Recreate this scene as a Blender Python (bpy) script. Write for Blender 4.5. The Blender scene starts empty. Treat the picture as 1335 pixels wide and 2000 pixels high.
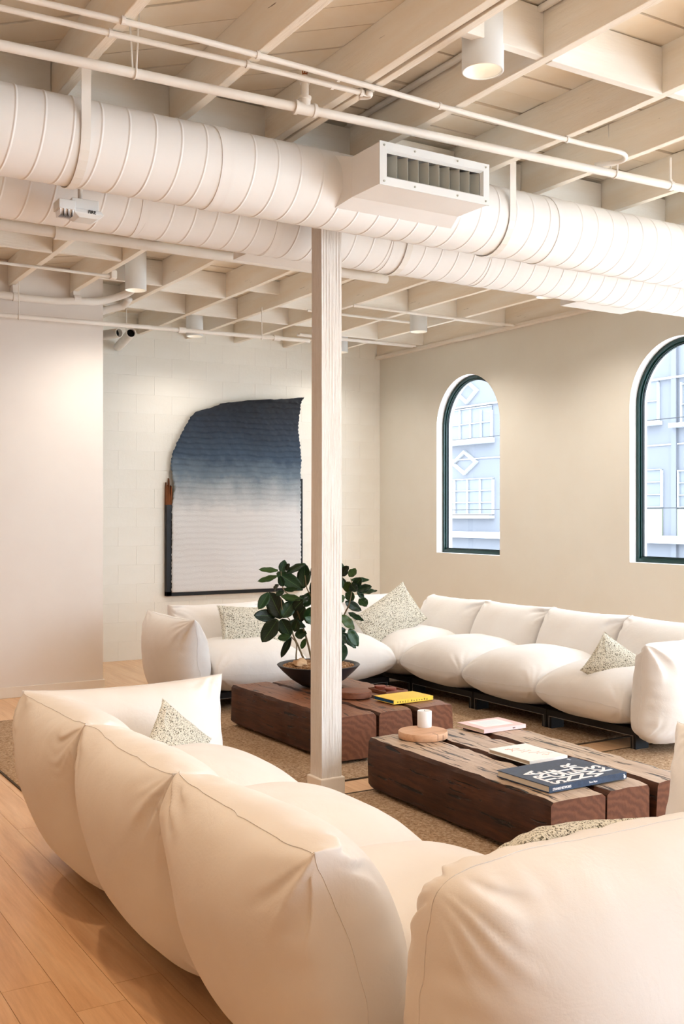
import bpy, bmesh, math, random
import numpy as np
from mathutils import Vector, Matrix
random.seed(7)
RNG = np.random.RandomState(11)
SC = bpy.context.scene
COL = SC.collection

# ------------------------------------------------------------------ camera
F, CX, HY, EYE = 2040.0, 667.5, 1006.0, 1.55          # focal length and horizon in pixels of a 1335 x 2000 frame
YAW = math.atan((CX + 580.0) / F)
cam = bpy.data.cameras.new('camera')
cam.sensor_fit = 'HORIZONTAL'
cam.sensor_width = 24.0
cam.lens = 24.0 * F / 1335.0
cam.shift_y = (HY - 1000.0) / 1335.0
cam.clip_start = 0.05
cam.clip_end = 200
cam_o = bpy.data.objects.new('camera', cam)
COL.objects.link(cam_o)
cam_o.location = (0, 0, EYE)
cam_o.rotation_euler = (math.pi / 2, 0, -YAW)
SC.camera = cam_o

# ------------------------------------------------------------------ sky and exposure
world = bpy.data.worlds.new('sky')
SC.world = world
world.use_nodes = True
bg = world.node_tree.nodes['Background']
bg.inputs[0].default_value = (0.78, 0.89, 1.0, 1)      # plain bright overcast sky
bg.inputs[1].default_value = 3.8
vs = SC.view_settings
vs.view_transform = 'Standard'
vs.look = 'None'
vs.gamma = 1.0
vs.exposure = 1.3
vs.use_curve_mapping = False

# ------------------------------------------------------------------ pixel helpers (direction only, distance from a known plane)
_d = np.array([math.sin(YAW), math.cos(YAW)])
_r = np.array([math.cos(YAW), -math.sin(YAW)])


def ray(x, y):
    v = _d + (x - CX) / F * _r
    return np.array([v[0], v[1], -(y - HY) / F])


def onX(x, y, X):
    v = ray(x, y)
    return v * (X / v[0]) + np.array([0, 0, EYE])


def onY(x, y, Y):
    v = ray(x, y)
    return v * (Y / v[1]) + np.array([0, 0, EYE])


def onZ(x, y, Z):
    v = ray(x, y)
    return v * ((Z - EYE) / v[2]) + np.array([0, 0, EYE])


def onT(x, y, t):
    return ray(x, y) * t + np.array([0, 0, EYE])


# ------------------------------------------------------------------ mesh helpers
class MB:
    """collects shapes into one mesh"""

    def __init__(self):
        self.v = []
        self.f = []
        self.m = []
        self.cur = 0

    def add(self, verts, faces):
        o = len(self.v)
        self.v += [tuple(map(float, p)) for p in verts]
        self.f += [tuple(i + o for i in fc) for fc in faces]
        self.m += [self.cur] * len(faces)
        return self

    def box(self, x0, x1, y0, y1, z0, z1):
        v = [(x0, y0, z0), (x1, y0, z0), (x1, y1, z0), (x0, y1, z0), (x0, y0, z1), (x1, y0, z1), (x1, y1, z1), (x0, y1, z1)]
        return self.add(v, [(0, 3, 2, 1), (4, 5, 6, 7), (0, 1, 5, 4), (1, 2, 6, 5), (2, 3, 7, 6), (3, 0, 4, 7)])

    def prism(self, poly, z0, z1, axis='z'):
        n = len(poly)

        def P(a, b, c):
            return {'z': (a, b, c), 'x': (c, a, b), 'y': (a, c, b)}[axis]
        v = [P(a, b, z0) for a, b in poly] + [P(a, b, z1) for a, b in poly]
        fs = [tuple(range(n))[::-1], tuple(range(n, 2 * n))] + [(i, (i + 1) % n, n + (i + 1) % n, n + i) for i in range(n)]
        return self.add(v, fs)

    def tube(self, pts, r, seg=12, cap=True, rs=None):
        pts = [Vector(p) for p in pts]
        n = len(pts)
        rings = []
        up = None
        for i in range(n):
            t = (pts[min(i + 1, n - 1)] - pts[max(i - 1, 0)]).normalized()
            if up is None:
                a = Vector((0, 0, 1)) if abs(t.z) < .9 else Vector((1, 0, 0))
                up = (a - t * a.dot(t)).normalized()
            else:
                up = (up - t * up.dot(t)).normalized()
            s = t.cross(up)
            rr = rs[i] if rs else r
            rings.append([pts[i] + (up * math.cos(2 * math.pi * k / seg) + s * math.sin(2 * math.pi * k / seg)) * rr for k in range(seg)])
        v = [p for rg in rings for p in rg]
        fs = []
        for i in range(n - 1):
            for k in range(seg):
                a = i * seg + k
                b = i * seg + (k + 1) % seg
                fs.append((a, b, b + seg, a + seg))
        if cap:
            fs.append(tuple(range(seg))[::-1])
            fs.append(tuple(range((n - 1) * seg, n * seg)))
        return self.add(v, fs)

    def lathe(self, prof, seg=32, axis='z', c=(0, 0, 0)):
        """prof: list of (radius, height); capped where radius is 0"""
        v = []
        for r, h in prof:
            for k in range(seg):
                a = 2 * math.pi * k / seg
                p = (r * math.cos(a), r * math.sin(a), h)
                if axis == 'x':
                    p = (h, p[0], p[1])
                if axis == 'y':
                    p = (p[0], h, p[1])
                v.append((p[0] + c[0], p[1] + c[1], p[2] + c[2]))
        fs = []
        for i in range(len(prof) - 1):
            for k in range(seg):
                a = i * seg + k
                b = i * seg + (k + 1) % seg
                fs.append((a, b, b + seg, a + seg))
        return self.add(v, fs)

    def build(self, name, mat, parent=None, smooth=False, bevel=0, loc=None, subsurf=0, angle=None, fixn=True):
        me = bpy.data.meshes.new(name)
        me.from_pydata(self.v, [], self.f)
        mats = mat if isinstance(mat, (list, tuple)) else [mat]
        for m in mats:
            me.materials.append(m)
        if len(mats) > 1:
            me.polygons.foreach_set('material_index', self.m)
        if fixn:
            bm = bmesh.new()
            bm.from_mesh(me)
            bmesh.ops.recalc_face_normals(bm, faces=bm.faces)
            bm.to_mesh(me)
            bm.free()
        if smooth:
            me.polygons.foreach_set('use_smooth', [True] * len(me.polygons))
        if smooth and angle:
            me.set_sharp_from_angle(angle=math.radians(angle))
        return link(name, me, parent, bevel, loc, subsurf)


def link(name, me, parent=None, bevel=0, loc=None, subsurf=0):
    o = bpy.data.objects.new(name, me)
    COL.objects.link(o)
    if parent is not None:
        o.parent = parent
    if loc is not None:
        o.location = loc
    if bevel:
        b = o.modifiers.new('bevel', 'BEVEL')
        b.width = bevel
        b.segments = 2
        b.limit_method = 'ANGLE'
    if subsurf:
        s = o.modifiers.new('subsurf', 'SUBSURF')
        s.levels = 0
        s.render_levels = subsurf
    return o


def tag(o, label, cat, group=None):
    o['label'] = label
    o['category'] = cat
    if group:
        o['group'] = group
    return o


def struct(o):
    o['kind'] = 'structure'
    return o


def thing(name, label, cat, loc=(0, 0, 0), rz=0.0, group=None):
    o = bpy.data.objects.new(name, None)
    o.empty_display_size = .1
    COL.objects.link(o)
    o.location = loc
    o.rotation_euler = (0, 0, rz)
    return tag(o, label, cat, group)


def root(name, loc=(0, 0, 0)):
    o = bpy.data.objects.new(name, None)
    COL.objects.link(o)
    o.location = loc
    return o


def clip(poly, a, b, c):
    """keep a*x+b*y<=c"""
    out = []
    n = len(poly)
    for i in range(n):
        p, q = poly[i], poly[(i + 1) % n]
        dp, dq = a * p[0] + b * p[1] - c, a * q[0] + b * q[1] - c
        if dp <= 0:
            out.append(p)
        if dp * dq < 0:
            t = dp / (dp - dq)
            out.append((p[0] + t * (q[0] - p[0]), p[1] + t * (q[1] - p[1])))
    return out


def smoothpath(pts, n=6):
    """Catmull-Rom"""
    P = [np.array(p, float) for p in pts]
    P = [2 * P[0] - P[1]] + P + [2 * P[-1] - P[-2]]
    out = []
    for i in range(1, len(P) - 2):
        for k in range(n):
            t = k / n
            a, b, c, d = P[i - 1], P[i], P[i + 1], P[i + 2]
            out.append(.5 * ((2 * b) + (-a + c) * t + (2 * a - 5 * b + 4 * c - d) * t * t + (-a + 3 * b - 3 * c + d) * t ** 3))
    out.append(P[-2])
    return out


# ------------------------------------------------------------------ materials
def mat(name, col, rough=.6, spec=.3, metal=0.0):
    m = bpy.data.materials.new(name)
    m.use_nodes = True
    b = m.node_tree.nodes['Principled BSDF']
    b.inputs['Base Color'].default_value = (*col, 1)
    b.inputs['Roughness'].default_value = rough
    b.inputs['Specular IOR Level'].default_value = spec
    b.inputs['Metallic'].default_value = metal
    return m


def nd(m, t, **kw):
    n = m.node_tree.nodes.new(t)
    for k, v in kw.items():
        if k.startswith('i_'):
            n.inputs[k[2:].replace('_', ' ')].default_value = v
        else:
            setattr(n, k, v)
    return n


def lk(m, a, b):
    m.node_tree.links.new(a, b)


def bsdf(m):
    return m.node_tree.nodes['Principled BSDF']


def coords(m, scale=(1, 1, 1), src='Object', rot=(0, 0, 0)):
    tc = nd(m, 'ShaderNodeTexCoord')
    mp = nd(m, 'ShaderNodeMapping')
    mp.inputs['Scale'].default_value = scale
    mp.inputs['Rotation'].default_value = rot
    lk(m, tc.outputs[src], mp.inputs['Vector'])
    return mp.outputs['Vector']


def noise(m, vec, scale=5, detail=4, rough=.55, dist=0.0):
    n = nd(m, 'ShaderNodeTexNoise')
    n.inputs['Scale'].default_value = scale
    n.inputs['Detail'].default_value = detail
    n.inputs['Roughness'].default_value = rough
    n.inputs['Distortion'].default_value = dist
    lk(m, vec, n.inputs['Vector'])
    return n.outputs['Fac']


def ramp(m, fac, stops, interp='LINEAR'):
    n = nd(m, 'ShaderNodeValToRGB')
    n.color_ramp.interpolation = interp
    el = n.color_ramp.elements
    while len(el) < len(stops):
        el.new(.5)
    for e, (p, c) in zip(el, stops):
        e.position = p
        e.color = (*c, 1) if len(c) == 3 else c
    lk(m, fac, n.inputs['Fac'])
    return n.outputs['Color']


def mix(m, fac, a, b, mode='MIX'):
    n = nd(m, 'ShaderNodeMix', data_type='RGBA', blend_type=mode)
    for sock, val in ((n.inputs[0], fac), (n.inputs[6], a), (n.inputs[7], b)):
        if hasattr(val, 'is_linked') or hasattr(val, 'links'):
            lk(m, val, sock)
        elif isinstance(val, (int, float)):
            sock.default_value = val
        else:
            sock.default_value = (*val, 1) if len(val) == 3 else val
    return n.outputs[2]


def bump(m, h, strength=.3, dist=.01, prev=None):
    n = nd(m, 'ShaderNodeBump')
    n.inputs['Strength'].default_value = strength
    n.inputs['Distance'].default_value = dist
    lk(m, h, n.inputs['Height'])
    if prev is not None:
        lk(m, prev, n.inputs['Normal'])
    return n.outputs['Normal']


def setc(m, c):
    lk(m, c, bsdf(m).inputs['Base Color'])


def setn(m, n):
    lk(m, n, bsdf(m).inputs['Normal'])


def rgb(r, g, b):
    return tuple((c / 255 / 12.92) if c / 255 < .04045 else ((c / 255 + .055) / 1.055) ** 2.4 for c in (r, g, b))


M = {}


def painted(name, col, col2, scale=(1, 1, 1), bs=.25, rough=.6, grain=8, cracks=0.0):
    m = mat(name, col, rough)
    v = coords(m, scale)
    n = noise(m, v, 3, 5)
    c = ramp(m, n, [(.3, col2), (.65, col)])
    if cracks:          # weathering checks in the old timber
        n3 = noise(m, v, grain * .8, 5, .6, 1.0)
        c = mix(m, ramp(m, n3, [(cracks, (0, 0, 0)), (cracks + .03, (.85, .85, .85))]), c, rgb(104, 84, 62))
    setc(m, c)
    n2 = noise(m, v, grain, 6, .65)
    setn(m, bump(m, n2, bs, .008))
    M[name] = m
    return m


painted('joist_paint', rgb(252, 246, 235), rgb(247, 234, 215), (3, .35, 3), .6, .65, 9, .715)
painted('block_paint', rgb(251, 248, 242), rgb(246, 240, 230), (.5, 3, 4), .6, .6, 7, .72)
painted('deck_paint', rgb(252, 244, 230), rgb(247, 233, 210), (1, 1, 1), .15, .7, 6)
painted('wall_paint', rgb(237, 234, 224), rgb(235, 231, 220), (1, 1, 1), .04, .8, 30)
painted('cmu_paint', rgb(248, 246, 238), rgb(245, 242, 233), (1, 1, 1), .25, .75, 26)
painted('partition_paint', rgb(240, 233, 226), rgb(238, 230, 223), (1, 1, 1), .03, .8, 30)
painted('warm_wall', rgb(222, 188, 152), rgb(216, 180, 144), (1, 1, 1), .04, .8, 20)
painted('trim_paint', rgb(245, 238, 228), rgb(240, 230, 218), (1, 1, 1), .1, .5, 12)
painted('reveal_white', rgb(250, 250, 250), rgb(246, 246, 246), (1, 1, 1), .03, .6, 12)
painted('duct_white', rgb(250, 248, 246), rgb(247, 244, 241), (1, 1, 1), .03, .5, 4)
painted('pipe_white', rgb(246, 242, 236), rgb(238, 230, 220), (1, 1, 1), .05, .4, 10)
M['can_white'] = mat('can_white', rgb(236, 238, 238), .4)
M['frame_green'] = mat('frame_green', rgb(14, 52, 50), .3, .5)
M['rubber'] = mat('rubber', (.01, .012, .012), .5)
M['black_frame'] = mat('black_frame', (.006, .006, .008), .45)
M['steel_edge'] = mat('steel_edge', (.35, .35, .36), .35, .5, .9)
M['candle'] = mat('candle', rgb(246, 246, 246), .45)
M['vane_grey'] = mat('vane_grey', rgb(190, 190, 180), .5)
M['shade_black'] = mat('shade_black', (.004, .004, .004), .9)  # near-black stand-in for deep shade inside openings
M['brass'] = mat('brass', rgb(150, 85, 50), .3, .5, .9)
M['chrome_lens'] = mat('chrome_lens', (.75, .76, .8), .12, .5, .8)
M['print_black'] = mat('print_black', (.01, .01, .01), .6)

m = M['glow'] = mat('glow', (1, .9, .75), .5)
bsdf(m).inputs['Emission Color'].default_value = (1.0, .8, .55, 1)
bsdf(m).inputs['Emission Strength'].default_value = 2.4

# window glass: clear pane with a faint reflection
m = bpy.data.materials.new('window_glass')
m.use_nodes = True
nt = m.node_tree
nt.nodes.remove(nt.nodes['Principled BSDF'])
tr = nt.nodes.new('ShaderNodeBsdfTransparent')
tr.inputs[0].default_value = (.97, .985, 1, 1)
gl = nt.nodes.new('ShaderNodeBsdfGlossy')
gl.inputs['Roughness'].default_value = .02
lw = nt.nodes.new('ShaderNodeLayerWeight')
pw_ = nt.nodes.new('ShaderNodeMath')
pw_.operation = 'POWER'
nt.links.new(lw.outputs['Facing'], pw_.inputs[0])
pw_.inputs[1].default_value = 5.0
fr = nt.nodes.new('ShaderNodeMath')
fr.operation = 'MULTIPLY_ADD'
nt.links.new(pw_.outputs[0], fr.inputs[0])
fr.inputs[1].default_value = .6
fr.inputs[2].default_value = .02
mx = nt.nodes.new('ShaderNodeMixShader')
nt.links.new(fr.outputs[0], mx.inputs[0])
nt.links.new(tr.outputs[0], mx.inputs[1])
nt.links.new(gl.outputs[0], mx.inputs[2])
nt.links.new(mx.outputs[0], nt.nodes['Material Output'].inputs['Surface'])
M['glass'] = m

# sofa canvas
m = M['canvas'] = mat('canvas', rgb(240, 236, 233), .85, .15)
v = coords(m)
w1 = nd(m, 'ShaderNodeTexNoise', i_Scale=260.0, i_Detail=2.0)
lk(m, v, w1.inputs['Vector'])
n2 = noise(m, v, 7, 4, .6, .4)
b1 = bump(m, n2, .18, .02)
setn(m, bump(m, w1.outputs['Fac'], .12, .002, b1))
setc(m, ramp(m, noise(m, v, 2.5, 3), [(.3, rgb(236, 230, 225)), (.7, rgb(242, 239, 236))]))
bsdf(m).inputs['Sheen Weight'].default_value = .15

# speckled pillow fabric
m = M['speckle'] = mat('speckle', rgb(226, 220, 204), .9, .1)
v = coords(m)
s1 = noise(m, v, 105, 2, .7)
s2 = noise(m, v, 190, 2, .7)
c1 = ramp(m, s1, [(.44, rgb(228, 222, 206)), (.56, rgb(228, 222, 206)), (.60, rgb(128, 118, 92)), (.68, rgb(60, 56, 44))])
c2 = mix(m, ramp(m, s2, [(.57, (0, 0, 0)), (.62, (1, 1, 1))]), c1, rgb(78, 76, 66))
setc(m, c2)
setn(m, bump(m, s2, .5, .004))

# rug
m = M['rug'] = mat('rug', rgb(196, 172, 146), .95, .05)
v = coords(m)
a1 = noise(m, v, 62, 3, .75)
a2 = noise(m, v, 28, 4, .7)
setc(m, mix(m, .45, ramp(m, a1, [(.34, rgb(96, 70, 48)), (.48, rgb(182, 150, 118)), (.68, rgb(230, 208, 182))]),
            ramp(m, a2, [(.3, rgb(146, 114, 84)), (.7, rgb(206, 176, 146))])))
setn(m, bump(m, a1, .9, .012))
M['rug_edge'] = mat('rug_edge', rgb(80, 66, 52), .9)


def wood(name, stops, scale, ring=14, bs=.3, rough=.5, spec=.35, cracks=0.0, axis=1):
    """grain running along the object's `axis`"""
    m = mat(name, stops[0][1], rough, spec)
    sc = [scale] * 3
    sc[axis] = scale * .07
    v = coords(m, tuple(sc))
    oi = nd(m, 'ShaderNodeObjectInfo')
    ad = nd(m, 'ShaderNodeVectorMath', operation='ADD')
    lk(m, v, ad.inputs[0])
    sp = nd(m, 'ShaderNodeVectorMath', operation='SCALE')
    sp.inputs[3].default_value = 37.0
    cb = nd(m, 'ShaderNodeCombineXYZ')
    for i in range(3):
        lk(m, oi.outputs['Random'], cb.inputs[i])
    lk(m, cb.outputs[0], sp.inputs[0])
    lk(m, sp.outputs[0], ad.inputs[1])
    v = ad.outputs[0]
    n = noise(m, v, ring * .35, 6, .62, 1.2)
    c = ramp(m, n, stops)
    n2 = noise(m, v, ring * 2.2, 4, .7)
    c = mix(m, .2, c, ramp(m, n2, [(.3, tuple(x * .45 for x in stops[0][1])), (.7, stops[-1][1])]), 'MIX')
    nrm = bump(m, n2, bs, .004)
    if cracks:
        n3 = noise(m, v, ring * .9, 3, .5, .6)
        ck = ramp(m, n3, [(.655 - cracks * .1, (0, 0, 0)), (.70 - cracks * .1, (1, 1, 1))])
        c = mix(m, ck, c, (.012, .008, .006))
        inv = nd(m, 'ShaderNodeInvert')
        lk(m, ck, inv.inputs[1])
        nrm = bump(m, inv.outputs[0], .8, .012, nrm)
    setc(m, c)
    setn(m, nrm)
    M[name] = m
    return m


wood('oak_floor', [(.25, rgb(218, 168, 122)), (.5, rgb(238, 194, 150)), (.75, rgb(246, 210, 170))], 3.2, 8, .06, .42, .4)
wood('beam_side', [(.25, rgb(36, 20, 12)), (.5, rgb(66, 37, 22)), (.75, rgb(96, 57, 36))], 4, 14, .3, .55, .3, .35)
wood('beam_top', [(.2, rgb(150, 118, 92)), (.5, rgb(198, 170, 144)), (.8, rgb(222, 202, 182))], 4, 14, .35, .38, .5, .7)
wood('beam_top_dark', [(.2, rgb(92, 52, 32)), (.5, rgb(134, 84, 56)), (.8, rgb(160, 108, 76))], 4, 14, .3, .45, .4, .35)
# sawn beam ends: growth rings
m = M['beam_end'] = mat('beam_end', rgb(120, 68, 42), .55, .3)
tc_ = nd(m, 'ShaderNodeTexCoord')
mp_ = nd(m, 'ShaderNodeMapping')
mp_.inputs['Location'].default_value = (.16, 0, .24)
mp_.inputs['Scale'].default_value = (1, .05, 1)
lk(m, tc_.outputs['Object'], mp_.inputs['Vector'])
wv_ = nd(m, 'ShaderNodeTexWave', wave_type='RINGS', rings_direction='Y')
wv_.inputs['Scale'].default_value = 8
wv_.inputs['Distortion'].default_value = 7
wv_.inputs['Detail'].default_value = 4
wv_.inputs['Detail Scale'].default_value = 2
lk(m, mp_.outputs[0], wv_.inputs['Vector'])
c_ = ramp(m, wv_.outputs['Fac'], [(.1, rgb(104, 60, 36)), (.6, rgb(114, 68, 42)), (.95, rgb(122, 75, 48))])
n_ = noise(m, mp_.outputs[0], 6, 5, .6)
c_ = mix(m, ramp(m, n_, [(.58, (0, 0, 0)), (.75, (.6, .6, .6))]), c_, rgb(70, 36, 22))
setc(m, c_)
setn(m, bump(m, noise(m, mp_.outputs[0], 60, 4, .7), .3, .004))
wood('board_light', [(.2, rgb(190, 140, 106)), (.5, rgb(220, 172, 136)), (.8, rgb(232, 190, 156))], 4, 10, .1, .55, .3, 0, 0)
wood('board_walnut', [(.2, rgb(92, 54, 38)), (.5, rgb(132, 84, 62)), (.8, rgb(160, 110, 84))], 4, 10, .1, .5, .3, 0, 0)
wood('raw_wood', [(.2, rgb(70, 36, 18)), (.5, rgb(130, 74, 40)), (.8, rgb(176, 112, 66))], 6, 16, .5, .7, .2, .4, 2)
wood('post_paint', [(.2, rgb(232, 222, 212)), (.5, rgb(242, 235, 228)), (.8, rgb(248, 244, 240))], 7, 12, 1.0, .6, .3, 0, 2)
M['oak_floor'].node_tree.nodes['Principled BSDF'].inputs['Coat Weight'].default_value = .12
M['oak_floor'].node_tree.nodes['Principled BSDF'].inputs['Coat Roughness'].default_value = .25

# ================================================================== STRUCTURE
XR, YB, DECK, JB = 7.09, 10.70, 3.71, 3.49       # right wall, back wall, underside of deck, underside of joists
XL, YN = -3.0, -5.0

# ---- floor: slab with oak boards laid along Y
fl = MB().box(XL, XR + .22, YN, YB + .2, -.12, -.018).build('floor', M['oak_floor'])
struct(fl)
pw = .165
ix0 = .825 - 2 * pw
k = 0
x = ix0
while x < XR - .02:
    y = -1.2 - random.random() * 1.8
    x1 = min(x + pw, XR)
    while y < YB:
        L = random.choice([2.1, 2.4, 2.7, 3.0])
        a, b = max(y, -1.2), min(y + L, YB)
        if b - a > .05:
            o = MB().box(-(x1 - x) / 2 + .0008, (x1 - x) / 2 - .0008, -(b - a) / 2 + .0008, (b - a) / 2 - .0008, -.018, 0).build('floor_board', M['oak_floor'], fl, loc=((x + x1) / 2, (a + b) / 2, 0))
        y += L
    x += pw
mb = MB()
mb.box(XL, ix0, YN, YB, -.018, 0)
mb.box(ix0, XR, YN, -1.2, -.018, 0)
mb.build('floor_border', M['oak_floor'], fl)

# ---- right wall with arched openings
WT = .22
WIN = [(8.44, 9.54), (5.55, 6.65)]
SILL, SPRING = 1.127, 2.53
wy0, wz1 = 4.55, DECK


def arch(y0, y1, inset=0.0, n=28, zb=SILL):
    """closed outline (y,z) counter-clockwise, starting bottom left"""
    r = (y1 - y0) / 2 - inset
    c = (y0 + y1) / 2
    pts = [(y0 + inset, zb + inset), (y1 - inset, zb + inset)]
    for i in range(n + 1):
        a = math.pi * i / n
        pts.append((c + r * math.cos(a), SPRING + r * math.sin(a)))
    return pts


mb = MB()
for X, flip in ((XR, 0), (XR + WT, 1)):
    ys = sorted(WIN)
    edge = wy0
    for (a, b) in ys:
        mb.add([(X, edge, 0), (X, a, 0), (X, a, wz1), (X, edge, wz1)], [(0, 1, 2, 3)])
        mb.add([(X, a, 0), (X, b, 0), (X, b, SILL), (X, a, SILL)], [(0, 1, 2, 3)])
        pts = arch(a, b)[2:]
        for p, q in zip(pts[:-1], pts[1:]):
            mb.add([(X, p[0], p[1]), (X, q[0], q[1]), (X, q[0], wz1), (X, p[0], wz1)], [(0, 1, 2, 3)])
        edge = b
    mb.add([(X, edge, 0), (X, YB + .2, 0), (X, YB + .2, wz1), (X, edge, wz1)], [(0, 1, 2, 3)])
mb.add([(XR, wy0, 0), (XR + WT, wy0, 0), (XR + WT, wy0, wz1), (XR, wy0, wz1)], [(0, 1, 2, 3)])
mb.add([(XR, wy0, wz1), (XR + WT, wy0, wz1), (XR + WT, YB + .2, wz1), (XR, YB + .2, wz1)], [(0, 1, 2, 3)])
mb.cur = 1
for a, b in WIN:
    pts = arch(a, b)
    n = len(pts)
    for i in range(n):
        p, q = pts[i], pts[(i + 1) % n]
        mb.add([(XR, *p), (XR, *q), (XR + WT, *q), (XR + WT, *p)], [(0, 1, 2, 3)])
wr = struct(mb.build('wall_right', [M['wall_paint'], M['reveal_white']], fixn=False))
# unseen storefront opening, added to let in more daylight: only its corner piers and header are built
mb = MB().box(XR, XR + WT, YN, YN + .3, 0, DECK).box(XR, XR + WT, 1.0, 1.25, 0, DECK).box(XR, XR + WT, YN, wy0, 3.3, DECK)
struct(mb.build('wall_storefront', M['wall_paint']))

for wi, (a, b) in enumerate(WIN):
    w = struct(root('window_%d' % (wi + 1), (XR, (a + b) / 2, SILL)))
    cy = (a + b) / 2

    def ringmesh(i0, i1, x0, x1, name, m, par):
        A = [(y - cy, z - SILL) for y, z in arch(a, b, i0)]
        B = [(y - cy, z - SILL) for y, z in arch(a, b, i1)]
        n = len(A)
        mb = MB()
        v = [(x0, *p) for p in A] + [(x0, *p) for p in B] + [(x1, *p) for p in A] + [(x1, *p) for p in B]
        fs = []
        for i in range(n):
            j = (i + 1) % n
            fs += [(i, j, n + j, n + i), (2 * n + i, 3 * n + i, 3 * n + j, 2 * n + j), (n + i, n + j, 3 * n + j, 3 * n + i), (i, 2 * n + i, 2 * n + j, j)]
        mb.add(v, fs)
        return mb.build(name, m, par, smooth=True, angle=40)
    f = ringmesh(.0, .034, .082, .145, 'frame', M['frame_green'], w)
    ringmesh(.034, .048, .100, .140, 'sash', M['frame_green'], w)
    ringmesh(.048, .054, .112, .132, 'gasket', M['rubber'], w)
    P = [(y - cy, z - SILL) for y, z in arch(a, b, .045)]
    MB().prism(P, .120, .126, 'x').build('pane', M['glass'], w)
    # bolt heads along the far jamb
    for k in range(4):
        MB().lathe([(0, 0), (.006, 0), (.005, -.004), (0, -.004)], 8, 'y', (.113, (b - cy) - .034, .2 + k * .42)).build('screw', M['steel_edge'], w)

# ---- back wall of painted block
wb = struct(MB().box(XL, XR, YB + .0022, YB + .2, 0, DECK).build('wall_back', M['cmu_paint']))
bw, bh = .405, .2032
cache = {}
rowz = 0.0
r = 0
while rowz < JB + .2:
    x = 2.95 - (bw / 2 if r % 2 else 0)
    z1 = min(rowz + bh, DECK)
    while x < XR:
        a, b = max(x, 2.95), min(x + bw, XR)
        if b - a > .03:
            key = (round(b - a, 4), round(z1 - rowz, 4))
            jx = .0006
            if key not in cache:
                hx, hz = (b - a) / 2 - jx, (z1 - rowz) / 2 - jx
                mb = MB()
                c = .0012
                v = [(-hx, .002, -hz), (hx, .002, -hz), (hx, .002, hz), (-hx, .002, hz), (-hx + c, 0, -hz + c), (hx - c, 0, -hz + c), (hx - c, 0, hz - c), (-hx + c, 0, hz - c)]
                mb.add(v, [(4, 5, 6, 7), (0, 1, 5, 4), (1, 2, 6, 5), (2, 3, 7, 6), (3, 0, 4, 7), (0, 3, 2, 1)])
                cache[key] = mb
                o = mb.build('block', M['cmu_paint'], wb, loc=((a + b) / 2, YB + random.uniform(-.0005, .0005), (rowz + z1) / 2))
                cache[key] = o.data
            else:
                link('block', cache[key], wb, loc=((a + b) / 2, YB + random.uniform(-.0005, .0005), (rowz + z1) / 2))
        x += bw
    rowz += bh
    r += 1

# ---- partition, left wall
PX, PY = 3.03, 9.02
struct(MB().box(XL, PX, PY, PY + .16, 0, DECK).build('wall_partition', M['partition_paint']))
mb = MB().box(XL, PX + .014, PY - .014, PY, 0, .092).box(PX, PX + .014, PY, PY + .16, 0, .092)
struct(mb.build('baseboard_partition', M['trim_paint'], bevel=.003))
struct(MB().box(XL - .15, 4.7, YN - .15, YN, 0, DECK).box(4.7, XR + WT, YN - .15, YN, 3.3, DECK).box(5.9, 6.1, YN - .15, YN, 0, 3.3).build('wall_near', M['partition_paint']))  # unseen wall; its opening is sized to limit light from behind
struct(MB().box(XL - .15, XL, YN, YB + .2, 0, DECK).build('wall_left', M['warm_wall']))  # unseen wall; tan tone picked to cut the cool fill light

# ---- ceiling: deck boards, joists, blocking
ce = struct(MB().box(XL - .15, XR + WT, YN, YB + .2, DECK + .03, DECK + .12).build('ceiling', M['deck_paint']))
PWD = .19


def plank(poly, dz=0.0):
    if len(poly) < 3:
        return
    ar = abs(sum(poly[i][0] * poly[(i + 1) % len(poly)][1] - poly[(i + 1) % len(poly)][0] * poly[i][1] for i in range(len(poly)))) / 2
    if ar < .004:
        return
    cx = sum(p[0] for p in poly) / len(poly)
    cy = sum(p[1] for p in poly) / len(poly)
    MB().prism([(p[0] - cx, p[1] - cy) for p in poly], 0, .028).build('plank', M['deck_paint'], ce, loc=(cx, cy, DECK + dz))


def deck_straight(x0, x1, y0, y1, cut=2.6):
    y = y0
    while y < y1 - .01:
        g = .0065
        x = x0
        b = min(y + PWD, y1)
        first = True
        while x < x1 - .01:
            L = random.uniform(1.2, 3.2) if first else random.uniform(2.0, 3.6)
            first = False
            e = min(x + L, x1)
            if x1 - e < .5:
                e = x1
            plank([(x + .001, y + g), (e - .001, y + g), (e - .001, b - g), (x + .001, b - g)], random.uniform(-.004, .005))
            x = e
        y += PWD


def deck_diag(x0, x1, y0, y1):
    """boards running along (-1,1)"""
    s = 1 / math.sqrt(2)
    lo, hi = (x0 + y0) * s, (x1 + y1) * s
    t = lo
    while t < hi:
        g = .0045
        poly = [(x0, y0), (x1, y0), (x1, y1), (x0, y1)]
        poly = clip(poly, s, s, t + PWD - g)
        if poly:
            poly = clip(poly, -s, -s, -(t + g))
        if poly:
            plank(poly, random.uniform(-.003, .003))
        t += PWD


deck_diag(.2, 2.56, 2.4, 4.88)
deck_straight(2.56, XR, 2.4, 4.88)
deck_diag(.6, 2.75, 6.6, PY)
deck_straight(2.75, XR, 6.6, YB)
mb = MB()
mb.box(XL, .2, YN, YB, DECK, DECK + .028).box(.2, XR, YN, 2.4, DECK, DECK + .028).box(.2, XR, 4.88, 6.6, DECK, DECK + .028).box(.2, .6, 6.6, YB, DECK, DECK + .028)
mb.build('deck_border', M['deck_paint'], ce)


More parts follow.
